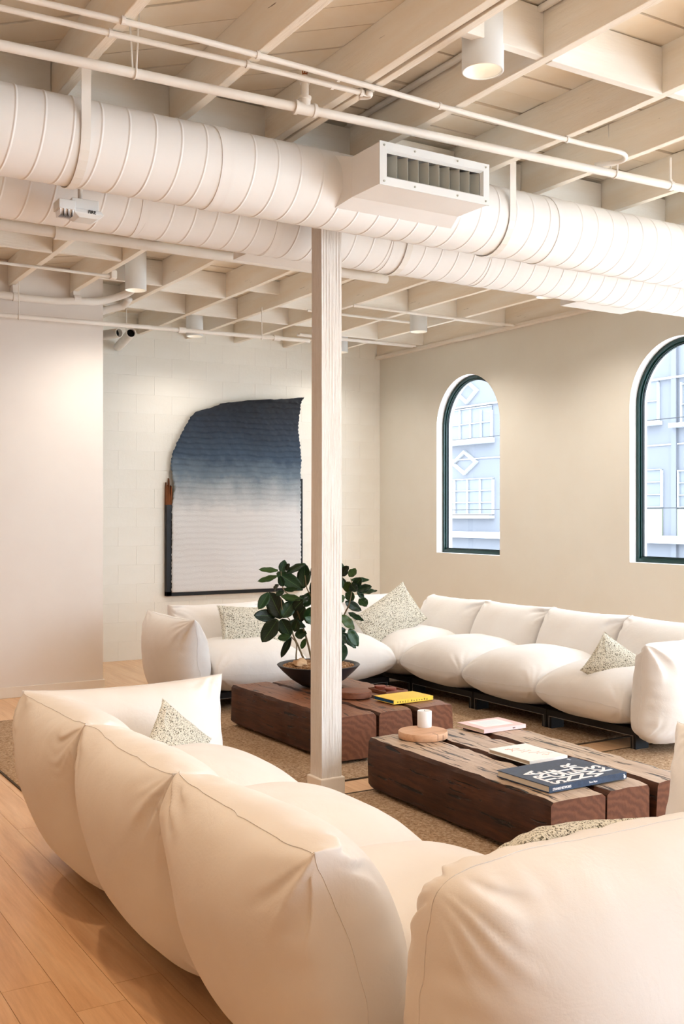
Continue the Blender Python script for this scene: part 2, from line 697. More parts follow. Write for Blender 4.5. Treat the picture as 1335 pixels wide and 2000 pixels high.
def timber(name, x0, x1, y0, y1, z0, z1, m='joist_paint', wob=.003):
    """slightly wavy sawn timber"""
    along_y = (y1 - y0) > (x1 - x0)
    L = (y1 - y0) if along_y else (x1 - x0)
    n = max(2, int(L / .35))
    ph = random.random() * 9
    rings = []
    hw = ((x1 - x0) if along_y else (y1 - y0)) / 2
    hh = (z1 - z0) / 2
    for i in range(n + 1):
        t = -L / 2 + L * i / n
        o1 = wob * math.sin(ph + i * 1.7)
        o2 = wob * math.sin(ph * 2 + i * 1.1)
        c = [(-hw + o1, -hh + o2), (hw + o1, -hh + o2 * .5), (hw + o1, hh), (-hw + o1, hh)]
        rings.append([(a, t, b) if along_y else (t, a, b) for a, b in c])
    v = [p for r in rings for p in r]
    fs = []
    for i in range(n):
        for k in range(4):
            a, b = i * 4 + k, i * 4 + (k + 1) % 4
            fs.append((a, b, b + 4, a + 4))
    fs += [(3, 2, 1, 0), tuple(n * 4 + k for k in range(4))]
    return MB().add(v, fs).build(name, M[m], ce, bevel=.003, loc=((x0 + x1) / 2, (y0 + y1) / 2, (z0 + z1) / 2))


JW = .048
near = [.25, .82, 1.39, 1.98, 2.515, 3.04, 3.76, 4.27, 4.95, 5.55, 6.15, 6.75]
for x in near:
    timber('joist', x, x + JW, YN, 5.02, JB, DECK)
timber('joist', 2.515 + JW + .012, 2.515 + 2 * JW + .006, 1.2, 5.02, JB - .004, DECK)      # doubled joist
far = [.47, 1.04, 1.62, 2.20, 2.73, 3.32, 3.98, 4.53, 5.11, 5.735, 6.36]
for x in far:
    timber('joist', x, x + JW, 5.06, PY - .002 if x < PX else YB - .002, JB, DECK)
timber('joist', XR - .052, XR - .002, 5.06, YB - .002, JB, DECK)


def row(xs, y, idx, w2=JW, wob=.002, z0=JB, th=.04, m='block_paint'):
    for i in idx:
        a = xs[i] + JW
        b = xs[i + 1]
        if abs(xs[i] - 2.515) < .001:
            a += .062
        timber('blocking', a, b, y, y + th, z0 + random.uniform(-.004, .006), DECK - random.uniform(.0, .03), m, wob)


row(near, 4.885, range(len(near) - 1), th=.05)
row(near, 3.33, [4, 5, 7, 9], th=.045)
row(near, 3.30, [6, 8], th=.045)
FX = far + [XR - .052]
row(FX, 7.68, [0, 1, 2, 3])
row(FX, 8.34, [4])
row(FX, 8.49, [5], z0=JB)
row(FX, 8.50, [6], z0=JB + .09)
row(FX, 8.58, [7])
row(FX, 8.17, [8])
row(FX, 8.22, [9])
row(FX, 8.29, [10])
row(FX, 9.64, [9])
row(FX, 9.72, [10])
row(FX, 9.40, [4, 5, 6, 7, 8], z0=JB + .01)
# girder carried by the post
timber('girder', XL, XR - .002, 4.94, 5.13, 3.42, JB + .05)
# ledger trim on right wall
struct(MB().box(XR - .075, XR - .001, 5.2, YB - .002, JB - .035, JB - .001).build('trim_1', M['trim_paint'], bevel=.004))

# ---- street outside
gd = struct(MB().box(XR + WT + .05, 60, -40, 70, -.4, -.2).box(-40, XR + WT + .05, -40, YN - .2, -.4, -.2).build('street_pavement', mat('pavement', rgb(228, 227, 224), .9)))
m = M['stucco'] = mat('stucco', rgb(106, 107, 112), .9)
setn(m, bump(m, noise(m, coords(m), 3, 5), .2, .02))
M['ext_white'] = mat('ext_white', rgb(172, 172, 174), .7)
M['ext_pane'] = mat('ext_pane', rgb(104, 107, 112), .35, .3)
M['ext_panel'] = mat('ext_panel', rgb(132, 136, 116), .4, .3)
FXX = 26.0
bd = thing('facade_building', 'blue-grey stucco building across the street, seen through the arched windows', 'building', (FXX, 22, -.2))


def fpt(px, py):
    p = onX(px, py, FXX)
    return p[1] - 22, p[2] + .2


MB().box(0, 8, -30, 34, 0, 17).build('wall', M['stucco'], bd)


def frect(name, x0, y0, x1, y1, d, m, par=bd, th=None):
    (a, z1), (b, _) = fpt(x0, y0), fpt(x1, y0)
    cxp = (x0 + x1) / 2
    z1 = fpt(cxp, y0)[1]
    z0 = fpt(cxp, y1)[1]
    return MB().box(-d, .02, min(a, b), max(a, b), z0, z1).build(name, m, par)


def c4(x, y):
    return 840 + x * .19, 720 + y * .19


def c5(x, y):
    return 1215 + x * .24, 640 + y * .24


def fwin(x0, y0, x1, y1, nx, ny, par=bd):
    w = frect('window', x0, y0, x1, y1, .03, M['ext_pane'], par)
    t = .75
    for i in range(nx + 1):
        xx = x0 + (x1 - x0) * i / nx
        frect('mullion', xx - t, y0, xx + t, y1, .1, M['ext_white'], w)
    for j in range(ny + 1):
        yy = y0 + (y1 - y0) * j / ny
        frect('rail', x0, yy - t, x1, yy + t, .11, M['ext_white'], w)


fwin(*c4(-10, 425), *c4(640, 735), 6, 2)
fwin(*c4(0, 1140), *c4(655, 1495), 5, 3)
fwin(*c5(40, 445), *c5(300, 775), 1, 2)
fwin(*c5(40, 1160), *c5(328, 1460), 1, 3)
fwin(*c5(490, 445), *c5(760, 775), 1, 2)
fwin(*c5(465, 1160), *c5(760, 1460), 1, 3)
frect('sill', *c4(-20, 740), *c4(660, 790), .35, M['ext_white'])
frect('sill', *c4(-20, 1508), *c4(660, 1538), .3, M['ext_white'])
frect('sill', *c5(20, 772), *c5(325, 805), .3, M['ext_white'])
frect('sill', *c5(425, 765), *c5(790, 800), .3, M['ext_white'])
frect('panel', *c5(40, 1475), *c5(330, 1700), .06, M['ext_panel'])
frect('panel', *c5(430, 1475), *c5(790, 1700), .06, M['ext_panel'])
zl = fpt(*c4(400, 1705))[1]
MB().box(-.3, .02, -30, 34, zl - .12, zl + .12).build('ledge', M['ext_white'], bd)
z2 = fpt(*c4(400, 390))[1]
MB().box(-.12, .02, -30, 34, z2 - .03, z2 + .03).build('ledge', M['ext_white'], bd)
z3 = fpt(*c4(400, 930))[1]
MB().box(-.05, .02, -30, 34, z3 - .02, z3 + .02).build('ledge', M['ext_white'], bd)
yq, zq = fpt(*c5(432, 1000))
MB().box(-.1, .02, yq - .1, yq + .1, 0, 17).build('downpipe', M['stucco'], bd)


def diamond(cx_, cy_, hw, hh):
    y_, z_ = fpt(cx_, cy_)
    y2 = abs(fpt(cx_ + hw, cy_)[0] - y_)
    z2_ = abs(fpt(cx_, cy_ - hh)[1] - z_)
    O = [(y_ + y2, z_), (y_, z_ + z2_), (y_ - y2, z_), (y_, z_ - z2_)]
    I = [(y_ + y2 * .76, z_), (y_, z_ + z2_ * .76), (y_ - y2 * .76, z_), (y_, z_ - z2_ * .76)]
    mb = MB()
    v = [(-.12, *p) for p in O] + [(-.12, *p) for p in I] + [(.01, *p) for p in O] + [(.01, *p) for p in I]
    fs = []
    for i in range(4):
        j = (i + 1) % 4
        fs += [(i, j, 4 + j, 4 + i), (i, 8 + i, 8 + j, j), (4 + i, 4 + j, 12 + j, 12 + i)]
    mb.add(v, fs).build('diamond_moulding', M['ext_white'], bd)


diamond(*c4(362, 968), 26, 24)
diamond(*c4(385, 240), 22, 24)
for (px0, py0, px1, py1), lb in (((883, 860, 1258, 822), 'upper dark cable strung across the street outside the larger window'), ((883, 996, 1258, 992.5), 'lower dark cable strung across the street outside the larger window')):
    p = onX(px0, py0, 15)
    q = onX(px1, py1, 15)
    d_ = q - p
    pts = [p + d_ * t - np.array([0, 0, 0]) for t in (-2, 0, .5, 1, 2.5)]
    o = MB().tube(pts, .008, 6).build('overhead_cable', M['black_frame'])
    tag(o, lb, 'cable')

# ================================================================== DUCTS
DR, DZ = .194, 3.229
DY1, DY2 = 4.65, 5.32


def spiral_duct(y, x0, x1, pitch, parent, seg=44):
    prof = [(-.004, 0), (0, 0), (.0025, .0024), (.0075, .0024), (.010, 0), (.014, 0)]
    m = len(prof)
    turns = int((x1 - x0) / pitch)
    rows = turns * m
    v = []
    for i in range(rows):
        h, dr = prof[i % m]
        h += (i // m) * pitch
        for k in range(seg):
            a = 2 * math.pi * k / seg
            v.append((x0 + h + pitch * k / seg, y + (DR + dr) * math.sin(a), DZ + (DR + dr) * math.cos(a)))
    fs = []
    for i in range(rows - 1):
        for k in range(seg):
            a = i * seg + k
            if k < seg - 1:
                fs.append((a, a + 1, a + 1 + seg, a + seg))
            elif i + m + 1 < rows:
                b = (i + m) * seg
                fs.append((a, b, b + seg, a + seg))
    return MB().add(v, fs).build('duct_tube', M['duct_white'], parent, smooth=True)


def band(y, x, w, dr, parent, name='coupling_band', mt='duct_white'):
    return MB().lathe([(DR, x - w / 2), (DR + dr, x - w / 2), (DR + dr, x - w * .25), (DR + dr * .6, x), (DR + dr, x + w * .25), (DR + dr, x + w / 2), (DR, x + w / 2)], 44, 'x', (0, y, DZ)).build(name, M[mt], parent, smooth=True, angle=30)


def strap(x, y, parent, w=.042):
    R = DR + .006
    pts = [(y - R, JB + .03), (y - R, DZ + .1)]
    for i in range(15):
        a = math.pi + math.pi * i / 14
        pts.append((y + R * math.cos(a), DZ + R * math.sin(a)))
    pts += [(y + R, DZ + .1), (y + R, JB + .03)]
    mb = MB()
    t = .003
    n = len(pts)
    v = []
    for (a, b) in pts:
        v += [(x - w / 2, a, b), (x + w / 2, a, b)]
    for i, (a, b) in enumerate(pts):
        dx, dz = a - y, (b - DZ) if b < DZ else 0
        L = math.hypot(dx, dz)
        v += [(x - w / 2, a + dx / L * t, b + dz / L * t), (x + w / 2, a + dx / L * t, b + dz / L * t)]
    fs = []
    for i in range(n - 1):
        fs += [(2 * i, 2 * i + 1, 2 * i + 3, 2 * i + 2), (2 * n + 2 * i, 2 * n + 2 * i + 2, 2 * n + 2 * i + 3, 2 * n + 2 * i + 1),
               (2 * i, 2 * i + 2, 2 * n + 2 * i + 2, 2 * n + 2 * i), (2 * i + 1, 2 * n + 2 * i + 1, 2 * n + 2 * i + 3, 2 * i + 3)]
    mb.add(v, fs)
    return mb.build('hanger_strap', M['pipe_white'], parent)


d1 = thing('ventilation_duct', 'round white spiral duct with a louvred register, hung in front of the post', 'duct', (0, 0, 0))
spiral_duct(DY1, XL + .02, XR - .01, .125, d1)
band(DY1, onY(447, 330, DY1 - .19)[0], .07, .004, d1)
band(DY1, onY(1100, 460, DY1 - .19)[0], .07, .004, d1)
strap(onY(168, 240, DY1 - .2)[0], DY1, d1)
strap(onY(1001, 370, DY1 - .2)[0], DY1, d1)
# register box
rx0, rx1, ry, rz0, rz1 = 2.75, 3.41, 4.15, 3.13, 3.33
yb = 4.40
mb = MB()
v = [(rx0, ry, rz0), (rx1, ry, rz0), (rx1, ry, rz1), (rx0, ry, rz1), (rx0, yb, rz0), (rx1, yb, rz0), (rx1, yb, rz1), (rx0, yb, rz1),
     (rx0 - .05, DY1 - .1, rz0 - .045), (rx1 + .05, DY1 - .1, rz0 - .045), (rx1 + .05, DY1 - .1, rz1 + .045), (rx0 - .05, DY1 - .1, rz1 + .045)]
fs = []
for o_ in (0, 4):
    for k in range(4):
        a, b = o_ + k, o_ + (k + 1) % 4
        fs.append((a, b, b + 4, a + 4))
mb.add(v, fs)
bx = mb.build('register_box', M['duct_white'], d1)
bx.modifiers.new('solid', 'SOLIDIFY').thickness = .003
# flange with bevelled lip
mb = MB()
o0 = [(rx0 - .004, rz0 - .004), (rx1 + .004, rz0 - .004), (rx1 + .004, rz1 + .004), (rx0 - .004, rz1 + .004)]
o1 = [(rx0 + .035, rz0 + .035), (rx1 - .035, rz0 + .035), (rx1 - .035, rz1 - .035), (rx0 + .035, rz1 - .035)]
o2 = [(rx0 + .045, rz0 + .045), (rx1 - .045, rz0 + .045), (rx1 - .045, rz1 - .045), (rx0 + .045, rz1 - .045)]
v = [(a, ry - .004, b) for a, b in o0] + [(a, ry - .006, b) for a, b in o1] + [(a, ry + .012, b) for a, b in o2] + [(a, ry + .002, b) for a, b in o0]
fs = []
for k in range(4):
    j = (k + 1) % 4
    fs += [(k, j, 4 + j, 4 + k), (4 + k, 4 + j, 8 + j, 8 + k), (k, 12 + k, 12 + j, j)]
gr = MB().add(v, fs).build('register_grille', M['can_white'], d1)
MB().box(rx0 + .03, rx1 - .03, ry + .10, ry + .105, rz0 + .03, rz1 - .03).build('vane_shade_sheet', M['shade_black'], gr)  # black sheet stands in for the shade behind the vanes
for k in range(9):
    xx = rx0 + .105 + k * (rx1 - rx0 - .155) / 8.0
    mb = MB()
    a0 = -.036
    v = [(xx, ry + .012, rz0 + .044), (xx + .0015, ry + .012, rz0 + .044), (xx + a0 + .0015, ry + .062, rz0 + .044), (xx + a0, ry + .062, rz0 + .044)]
    v += [(p[0], p[1], rz1 - .044) for p in v]
    mb.add(v, [(0, 3, 2, 1), (4, 5, 6, 7), (0, 1, 5, 4), (1, 2, 6, 5), (2, 3, 7, 6), (3, 0, 4, 7)])
    mb.build('vane', M['vane_grey'], gr)
for zz in (.075, .125):
    MB().tube([(rx0 + .045, ry + .07, rz0 + zz), (rx1 - .045, ry + .07, rz0 + zz)], .004, 6).build('vane_rod', M['vane_grey'], gr)
for xx in (.02, .2, .46, .64):
    for zz in (rz0 + .014, rz1 - .014):
        MB().lathe([(0, -.010), (.005, -.009), (.005, -.003), (0, -.003)], 8, 'y', (rx0 + xx, ry, zz)).build('rivet', M['vane_grey'], gr)

d2 = thing('ventilation_duct', 'round white spiral duct running behind the post, registers facing the back wall', 'duct', (0, 0, 0))
spiral_duct(DY2, XL + .02, XR - .01, .125, d2)
for px_ in (285, 545, 770, 960):
    band(DY2, onY(px_, 480, DY2 - .15)[0], .06, .003, d2)
for bx0, bx1 in ((2.80, 3.44), (5.52, 6.16)):
    mb = MB().box(bx0, bx1, DY2 + .12, 5.87, 3.13, 3.33)
    mb.build('register_box', M['duct_white'], d2, bevel=.002)
    MB().box(bx0 + .03, bx1 - .03, 5.865, 5.874, 3.16, 3.30).build('register_grille', M['vane_grey'], d2)
strap(onY(600, 480, DY2)[0] + .6, DY2, d2)
strap(.9, DY2, d2)

# ================================================================== PIPES
def pipe_pts(pts, Z):
    return [onZ(a, b, Z) for a, b in pts]


def extend(p, q, x):
    """point on line p-q at X=x"""
    t = (x - p[0]) / (q[0] - p[0])
    return p + (q - p) * t


ms = thing('sprinkler_pipe', 'white sprinkler pipe with an upright brass head, running in front of the near duct', 'pipe')
p0, p1 = onZ(0, 88, 3.43), onZ(1310, 363, 3.43)
p1b = extend(p0, p1, 6.9)
p0b = extend(p0, p1, XL + .05)
MB().tube([p0b, p0, p1, p1b], .0215, 14).build('pipe', M['pipe_white'], ms, smooth=True, angle=50)
pt = p0 + (p1 - p0) * ((onY(598, 205, 4.2)[0] - p0[0]) / (p1[0] - p0[0]))
dirx = (p1 - p0) / np.linalg.norm(p1 - p0)
te = MB()
te.tube([pt - dirx * .055, pt - dirx * .04, pt - dirx * .038, pt + dirx * .038, pt + dirx * .04, pt + dirx * .055], .03, 16, rs=[.033, .033, .028, .028, .033, .033])
te.tube([pt, pt + [0, 0, .042], pt + [0, 0, .044], pt + [0, 0, .056]], .03, 16, rs=[.027, .027, .031, .031])
te.build('tee', M['pipe_white'], ms, smooth=True, angle=40)
MB().tube([pt + [0, 0, .05], pt + [0, 0, .115], pt + [0, 0, .116], pt + [0, 0, .142], pt + [0, 0, .143], pt + [0, 0, .155]], .02, 14, rs=[.0185, .0185, .0235, .0235, .016, .014]).build('riser', M['pipe_white'], ms, smooth=True, angle=40)
hd = MB().tube([pt + [0, 0, .155], pt + [0, 0, .163]], .012, 10)
for s in (-1, 1):
    hd.tube([pt + dirx * .011 * s + [0, 0, .162], pt + dirx * .012 * s + [0, 0, .180], pt + dirx * .004 * s + [0, 0, .19]], .003, 6)
hd.tube([pt + [0, 0, .162], pt + [0, 0, .188]], .003, 6)
hd.tube([pt + [0, 0, .188], pt + [0, 0, .191]], .017, 14)
hd.build('sprinkler_head', M['brass'], ms)


def vee_hanger(pp, x, spread, top, rp=.024):
    c = pp
    mb = MB()
    a = [c + np.array([spread[0], spread[1], top - c[2]]), c + np.array([0, -rp, .03]), c + np.array([0, -rp, 0])]
    for k in range(5):
        t = math.pi + math.pi * k / 4
        a.append(c + np.array([0, math.cos(t) * rp, math.sin(t) * rp]))
    a += [c + np.array([0, rp, .03]), c + np.array([-spread[0], -spread[1], top - c[2]])]
    mb.tube(a, .0045, 8)
    return mb.build('hanger', M['pipe_white'], ms, smooth=True)


for pxh in (271, 1180):
    X_ = onY(pxh, 200, 4.2)[0]
    c = p0 + (p1 - p0) * ((X_ - p0[0]) / (p1[0] - p0[0]))
    vee_hanger(c, X_, (.012, -.03), DECK)
X_ = onY(1311, 350, 4.1)[0]
c = p0 + (p1 - p0) * ((X_ - p0[0]) / (p1[0] - p0[0]))
MB().tube([c + [0, 0, .02], c + [0, 0, .16]], .006, 8).tube([c + [0, 0, .01], c + [0, 0, .035]], .011, 8).tube([c - dirx * .012, c + dirx * .012], .027, 12).build('hanger', M['pipe_white'], ms)

c1 = thing('conduit', 'thin white conduit clipped under the joists, ending in a U-bend near the right hanger', 'conduit')
q = pipe_pts([(60, 0), (300, 55), (503, 108), (660, 153), (840, 202), (1107, 273)], 3.472)
q0 = extend(q[0], q[1], XL + .05)
bend = pipe_pts([(1165, 287), (1198, 294), (1217, 300), (1221, 308), (1212, 315), (1190, 319), (1160, 322)], 3.472)
MB().tube(smoothpath([q0, q[0], q[2], q[4], q[5]] + bend, 4), .0125, 10).build('pipe', M['pipe_white'], c1, smooth=True)
c2 = thing('conduit', 'thin white conduit clipped under the joists, turning up beside the sprinkler head', 'conduit')
q2 = pipe_pts([(0, 15), (300, 85), (483, 126), (700, 180)], 3.472)
e0 = extend(q2[0], q2[1], XL + .05)
bd2 = pipe_pts([(716, 181), (723, 184), (718, 189), (700, 190)], 3.472)
MB().tube(smoothpath([e0, q2[0], q2[2], q2[3]] + bd2, 4), .0125, 10).build('pipe', M['pipe_white'], c2, smooth=True)
for (cc, Q) in ((c1, [(240, 40), (503, 108), (660, 153), (1107, 273), (858, 207)]), (c2, [(215, 65), (483, 126), (648, 168), (705, 181)])):
    for a, b in Q:
        p = onZ(a, b, 3.472)
        mb = MB().tube([p - dirx * .007, p + dirx * .007], .0165, 10)
        mb.box(p[0] - .006, p[0] + .006, p[1] - .004, p[1] + .03, p[2] + .008, p[2] + .018)
        mb.build('clip', M['pipe_white'], cc)
c3 = thing('conduit', 'thin white conduit tucked between joist and deck beside the near spotlight', 'conduit')
MB().tube([(3.018, 1.5, 3.690), (3.018, 4.86, 3.690)], .016, 10).build('pipe', M['pipe_white'], c3, smooth=True)

fp = thing('drain_pipe', 'thick white pipe with a coupling, running below the far joists behind the ducts', 'pipe')
yp, zp = 7.0, 3.452
MB().tube([(XL + .05, yp, zp), (4.7, yp, zp)], .036, 16).build('pipe', M['pipe_white'], fp, smooth=True, angle=50)
xc = onY(124, 458, yp)[0]
MB().tube([(xc - .05, yp, zp), (xc + .05, yp, zp)], .045, 16).tube([(xc - .065, yp, zp), (xc - .045, yp, zp)], .048, 16).build('coupling', M['pipe_white'], fp, smooth=True, angle=50)

tp = thing('conduit', 'thin white conduit under the far joists ending in a small junction fitting', 'conduit')
xe = onY(222, 537, 8.15)[0]
MB().tube([(XL + .05, 8.15, 3.474), (xe, 8.15, 3.474)], .012, 10).build('pipe', M['pipe_white'], tp, smooth=True, angle=50)
MB().box(xe - .03, xe + .02, 8.12, 8.19, 3.455, 3.52).build('junction_fitting', M['pipe_white'], tp, bevel=.006)
tp = thing('conduit', 'thin white conduit under the far joists running to the right wall', 'conduit')
MB().tube([(onY(690, 595, 8.13)[0], 8.13, 3.474), (XR - .06, 8.13, 3.474)], .013, 10).build('pipe', M['pipe_white'], tp, smooth=True, angle=50)
tp = thing('conduit', 'short white conduit stub under the far joists beside the post', 'conduit')
MB().tube([(onY(600, 596, 8.55)[0], 8.55, 3.474), (onY(799, 634, 8.55)[0], 8.55, 3.474)], .012, 10).build('pipe', M['pipe_white'], tp, smooth=True, angle=50)
tp = thing('conduit', 'pair of white conduits under the joists nearest the back wall', 'conduit')
for dy in (0, .06):
    MB().tube([(onY(585, 652, 9.70)[0], 9.70 + dy, 3.472), (onY(811, 678, 9.70)[0], 9.70 + dy, 3.472)], .012, 10).build('pipe', M['pipe_white'], tp, smooth=True, angle=50)

lp = thing('sprinkler_pipe', 'white pipe slung low in front of the partition and back wall', 'pipe')
a_, b_ = onY(0, 615, 8.8), onY(560, 662, 8.8)
e_ = extend(a_, b_, onY(604, 666, 8.8)[0])
MB().tube([extend(a_, b_, XL + .05), a_, b_, e_], .019, 12).build('pipe', M['pipe_white'], lp, smooth=True, angle=50)
for pxx in (355, 540):
    c = extend(a_, b_, onY(pxx, 645, 8.8)[0])
    MB().tube([c - [.035, 0, 0], c + [.035, 0, 0]], .027, 12).build('coupling', M['pipe_white'], lp, smooth=True, angle=50)
for pxx in (37, 511):
    c = extend(a_, b_, onY(pxx, 645, 8.8)[0])
    MB().tube([c + [0, 0, -.03], (c[0], c[1], JB + .02)], .005, 8).tube([c - [.008, 0, 0], c + [.008, 0, 0]], .024, 12).build('hanger', M['pipe_white'], lp)

wp = thing('wall_pipe', 'white pipe clamped along the top of the partition, bending up past its end', 'pipe')
z_ = onY(100, 585, 8.93)[2]
MB().tube(smoothpath([(XL + .05, 8.93, z_ + .02), (1.0, 8.93, z_ + .015), onY(60, 583, 8.93), onY(150, 588, 8.93), onY(190, 589, 8.93), onY(222, 582, 8.92), onY(248, 573, 8.85), onY(262, 563, 8.75)], 5), .032, 14).build('pipe', M['pipe_white'], wp, smooth=True, angle=60)
for pxx in (32, 150):
    c = onY(pxx, 585 if pxx > 100 else 580, 8.93)
    MB().tube([c - [.03, 0, 0], c + [.03, 0, 0]], .038, 14).box(c[0] - .03, c[0] + .03, 8.93, 9.02, c[2] + .02, c[2] + .10).build('clamp', M['pipe_white'], wp)
MB().tube(smoothpath([onY(196, 610, 9.2), onY(215, 603, 9.15), onY(240, 597, 9.1), onY(252, 583, 9.0)], 5), .034, 12).build('elbow', M['pipe_white'], wp, smooth=True)

for i, (px_, py_) in enumerate(((233, 650), (256, 650))):
    c = onY(px_, py_, 9.75)
    nv = -ray(px_, py_)
    nv[2] = 0
    nv /= np.linalg.norm(nv)
    ang = .75 if i == 0 else .15
    nv = np.array([nv[0] * math.cos(ang) - nv[1] * math.sin(ang), nv[0] * math.sin(ang) + nv[1] * math.cos(ang), 0])
    t_ = thing('pipe_stub', ('white open pipe stub pointing sideways by the partition end' if i == 0 else 'white open pipe stub with a round dark mouth facing the room'), 'pipe', tuple(c))
    back = -nv * (.7 if i == 0 else .9)
    mb = MB()
    R, n = .046, 20
    up = np.array([0, 0, 1.0])
    sd = np.cross(nv, up)
    rg = lambda r, o: [o + (up * math.cos(2 * math.pi * k / n) + sd * math.sin(2 * math.pi * k / n)) * r for k in range(n)]
    v = rg(R, back) + rg(R, 0 * nv) + rg(R - .006, 0 * nv) + rg(R - .006, -nv * .12)
    fs = []
    for j in range(3):
        for k in range(n):
            a = j * n + k
            b = j * n + (k + 1) % n
            fs.append((a, b, b + n, a + n))
    mb.add(v, fs).build('pipe', M['pipe_white'], t_, smooth=True, angle=40)
    MB().add(rg(R - .005, -nv * .05), [tuple(range(n))]).build('mouth', M['shade_black'], t_)  # black disc painted in for the shade inside the pipe
    MB().tube([(0, 0, .04) + back * .35, (0, 0, DECK - c[2] - .002) + back * .35], .006, 8).build('hanger', M['pipe_white'], t_)

# ================================================================== CEILING SPOTLIGHTS
CANR = .087


def can(px_, py_, label, X=None, Y=None, on=True, power=34, zb=3.395, col=(1.0, .92, .82)):
    p = onZ(px_, py_, zb) if X is None else np.array([X, Y, zb])
    t = thing('ceiling_spotlight', label, 'light', (p[0], p[1], zb), group='cylinder spotlights under the deck')
    R = CANR
    L = DECK - zb
    MB().lathe([(0, L), (R, L), (R, .0), (R - .004, -.002), (R - .008, .0), (R - .010, .02)], 40).build('housing', M['can_white'], t, smooth=True, angle=35)
    MB().lathe([(R - .010, .004), (R * .62, .055), (R * .55, .06)], 40).build('reflector', M['can_white'], t, smooth=True)
    MB().lathe([(R * .56, .058), (0, .058)], 32).build('lamp', M['glow'], t)
    l = bpy.data.lights.new('spot', 'SPOT')
    l.energy = power
    l.color = col
    l.spot_size = math.radians(150)
    l.spot_blend = 1.0
    l.shadow_soft_size = .05
    lo = bpy.data.objects.new('spot_light', l)
    COL.objects.link(lo)
    lo.parent = t
    lo.location = (0, 0, -.012)
    return t


can(0, 0, 'white cylinder spotlight beside the sprinkler pipe, its lamp glowing warm', 2.765, 3.40)
can(265, 567, 'white cylinder spotlight between joists near the partition end')
can(380, 657, 'white cylinder spotlight half hidden behind the low pipe at the back wall', power=14)
can(817, 648, 'white cylinder spotlight between the joists, left of the smaller arched window')
can(1066, 580, 'white cylinder spotlight peeking out under the far duct above the right wall')
can(664, 688, 'white cylinder spotlight beside the post, next to the room corner', power=12)
for X_, Y_, lb_ in ((.75, 6.3, 'white cylinder spotlight over the bare floor in front of the partition'), (.68, 3.5, 'white cylinder spotlight over the bare floor behind the sofa with three backrests'),
                    (-.9, 4.6, 'white cylinder spotlight near the blank left wall'), (.68, 1.2, 'white cylinder spotlight over the bare floor at the sofa corner')):
    can(0, 0, lb_, X_, Y_, power=32, col=(1.0, .72, .45))

# ================================================================== FIRE ALARM
fc = onY(160, 415, 4.98)
fa = thing('fire_alarm', 'white pendant fire alarm with clear strobe lens and FIRE lettering', 'alarm', tuple(fc))
MB().tube([(0, .03, .05), (0, .03, JB - fc[2] + .0)], .011, 10).build('rod', M['pipe_white'], fa, smooth=True)
MB().box(-.058, .075, -.03, .09, .008, .058).build('back_box', M['can_white'], fa, bevel=.003)
mb = MB()
v = [(-.055, -.035, .008), (.085, -.035, .008), (.085, .10, .008), (-.055, .10, .008), (-.05, -.04, -.012), (.098, -.04, -.012), (.098, .10, -.012), (-.05, .10, -.012), (-.02, -.02, -.03), (.07, -.02, -.03), (.07, .08, -.03), (-.02, .08, -.03)]
fs = [(0, 1, 2, 3), (11, 10, 9, 8)]
for o_ in (0, 4):
    for k_ in range(4):
        a, b = o_ + k_, o_ + (k_ + 1) % 4
        fs.append((a, b, b + 4, a + 4))
MB().add(v, fs).build('sounder', M['can_white'], fa, bevel=.003)
MB().box(-.125, -.045, -.045, .05, -.005, .04).build('strobe_housing', M['can_white'], fa, bevel=.004)
mb = MB()
n_ = 10
for k_ in range(n_):
    xa = -.118 + k_ * .0066
    mb.add([(xa, -.04, -.005), (xa + .006, -.04, -.005), (xa + .003, -.036 + .01 * (k_ % 3), -.035), (xa, .04, -.005), (xa + .006, .04, -.005), (xa + .003, .036, -.035)], [(0, 1, 2), (3, 5, 4), (0, 2, 5, 3), (1, 4, 5, 2)])
mb.build('strobe_lens', M['chrome_lens'], fa)


def text(body, size, name, m, parent, loc, rot, align='LEFT', bold=.0, extr=.0006, spacing=1.0, xs=1.0):
    cu = bpy.data.curves.new(name, 'FONT')
    cu.body = body
    cu.size = size
    cu.align_x = align
    cu.offset = bold
    cu.extrude = extr
    cu.space_character = spacing
    cu.resolution_u = 3
    tmp = bpy.data.objects.new(name, cu)
    COL.objects.link(tmp)
    dg = bpy.context.evaluated_depsgraph_get()
    dg.update()
    me = bpy.data.meshes.new_from_object(tmp.evaluated_get(dg))
    bpy.data.objects.remove(tmp)
    bpy.data.curves.remove(cu)
    for v_ in me.vertices:
        v_.co.x *= xs
    me.materials.clear()
    me.materials.append(m)
    o = link(name, me, parent, loc=loc)
    o.rotation_euler = rot
    return o


text('FIRE', .021, 'lettering', M['print_black'], fa, (.018, -.0392, -.0105), (math.pi / 2 + .2, 0, 0), bold=.0006)

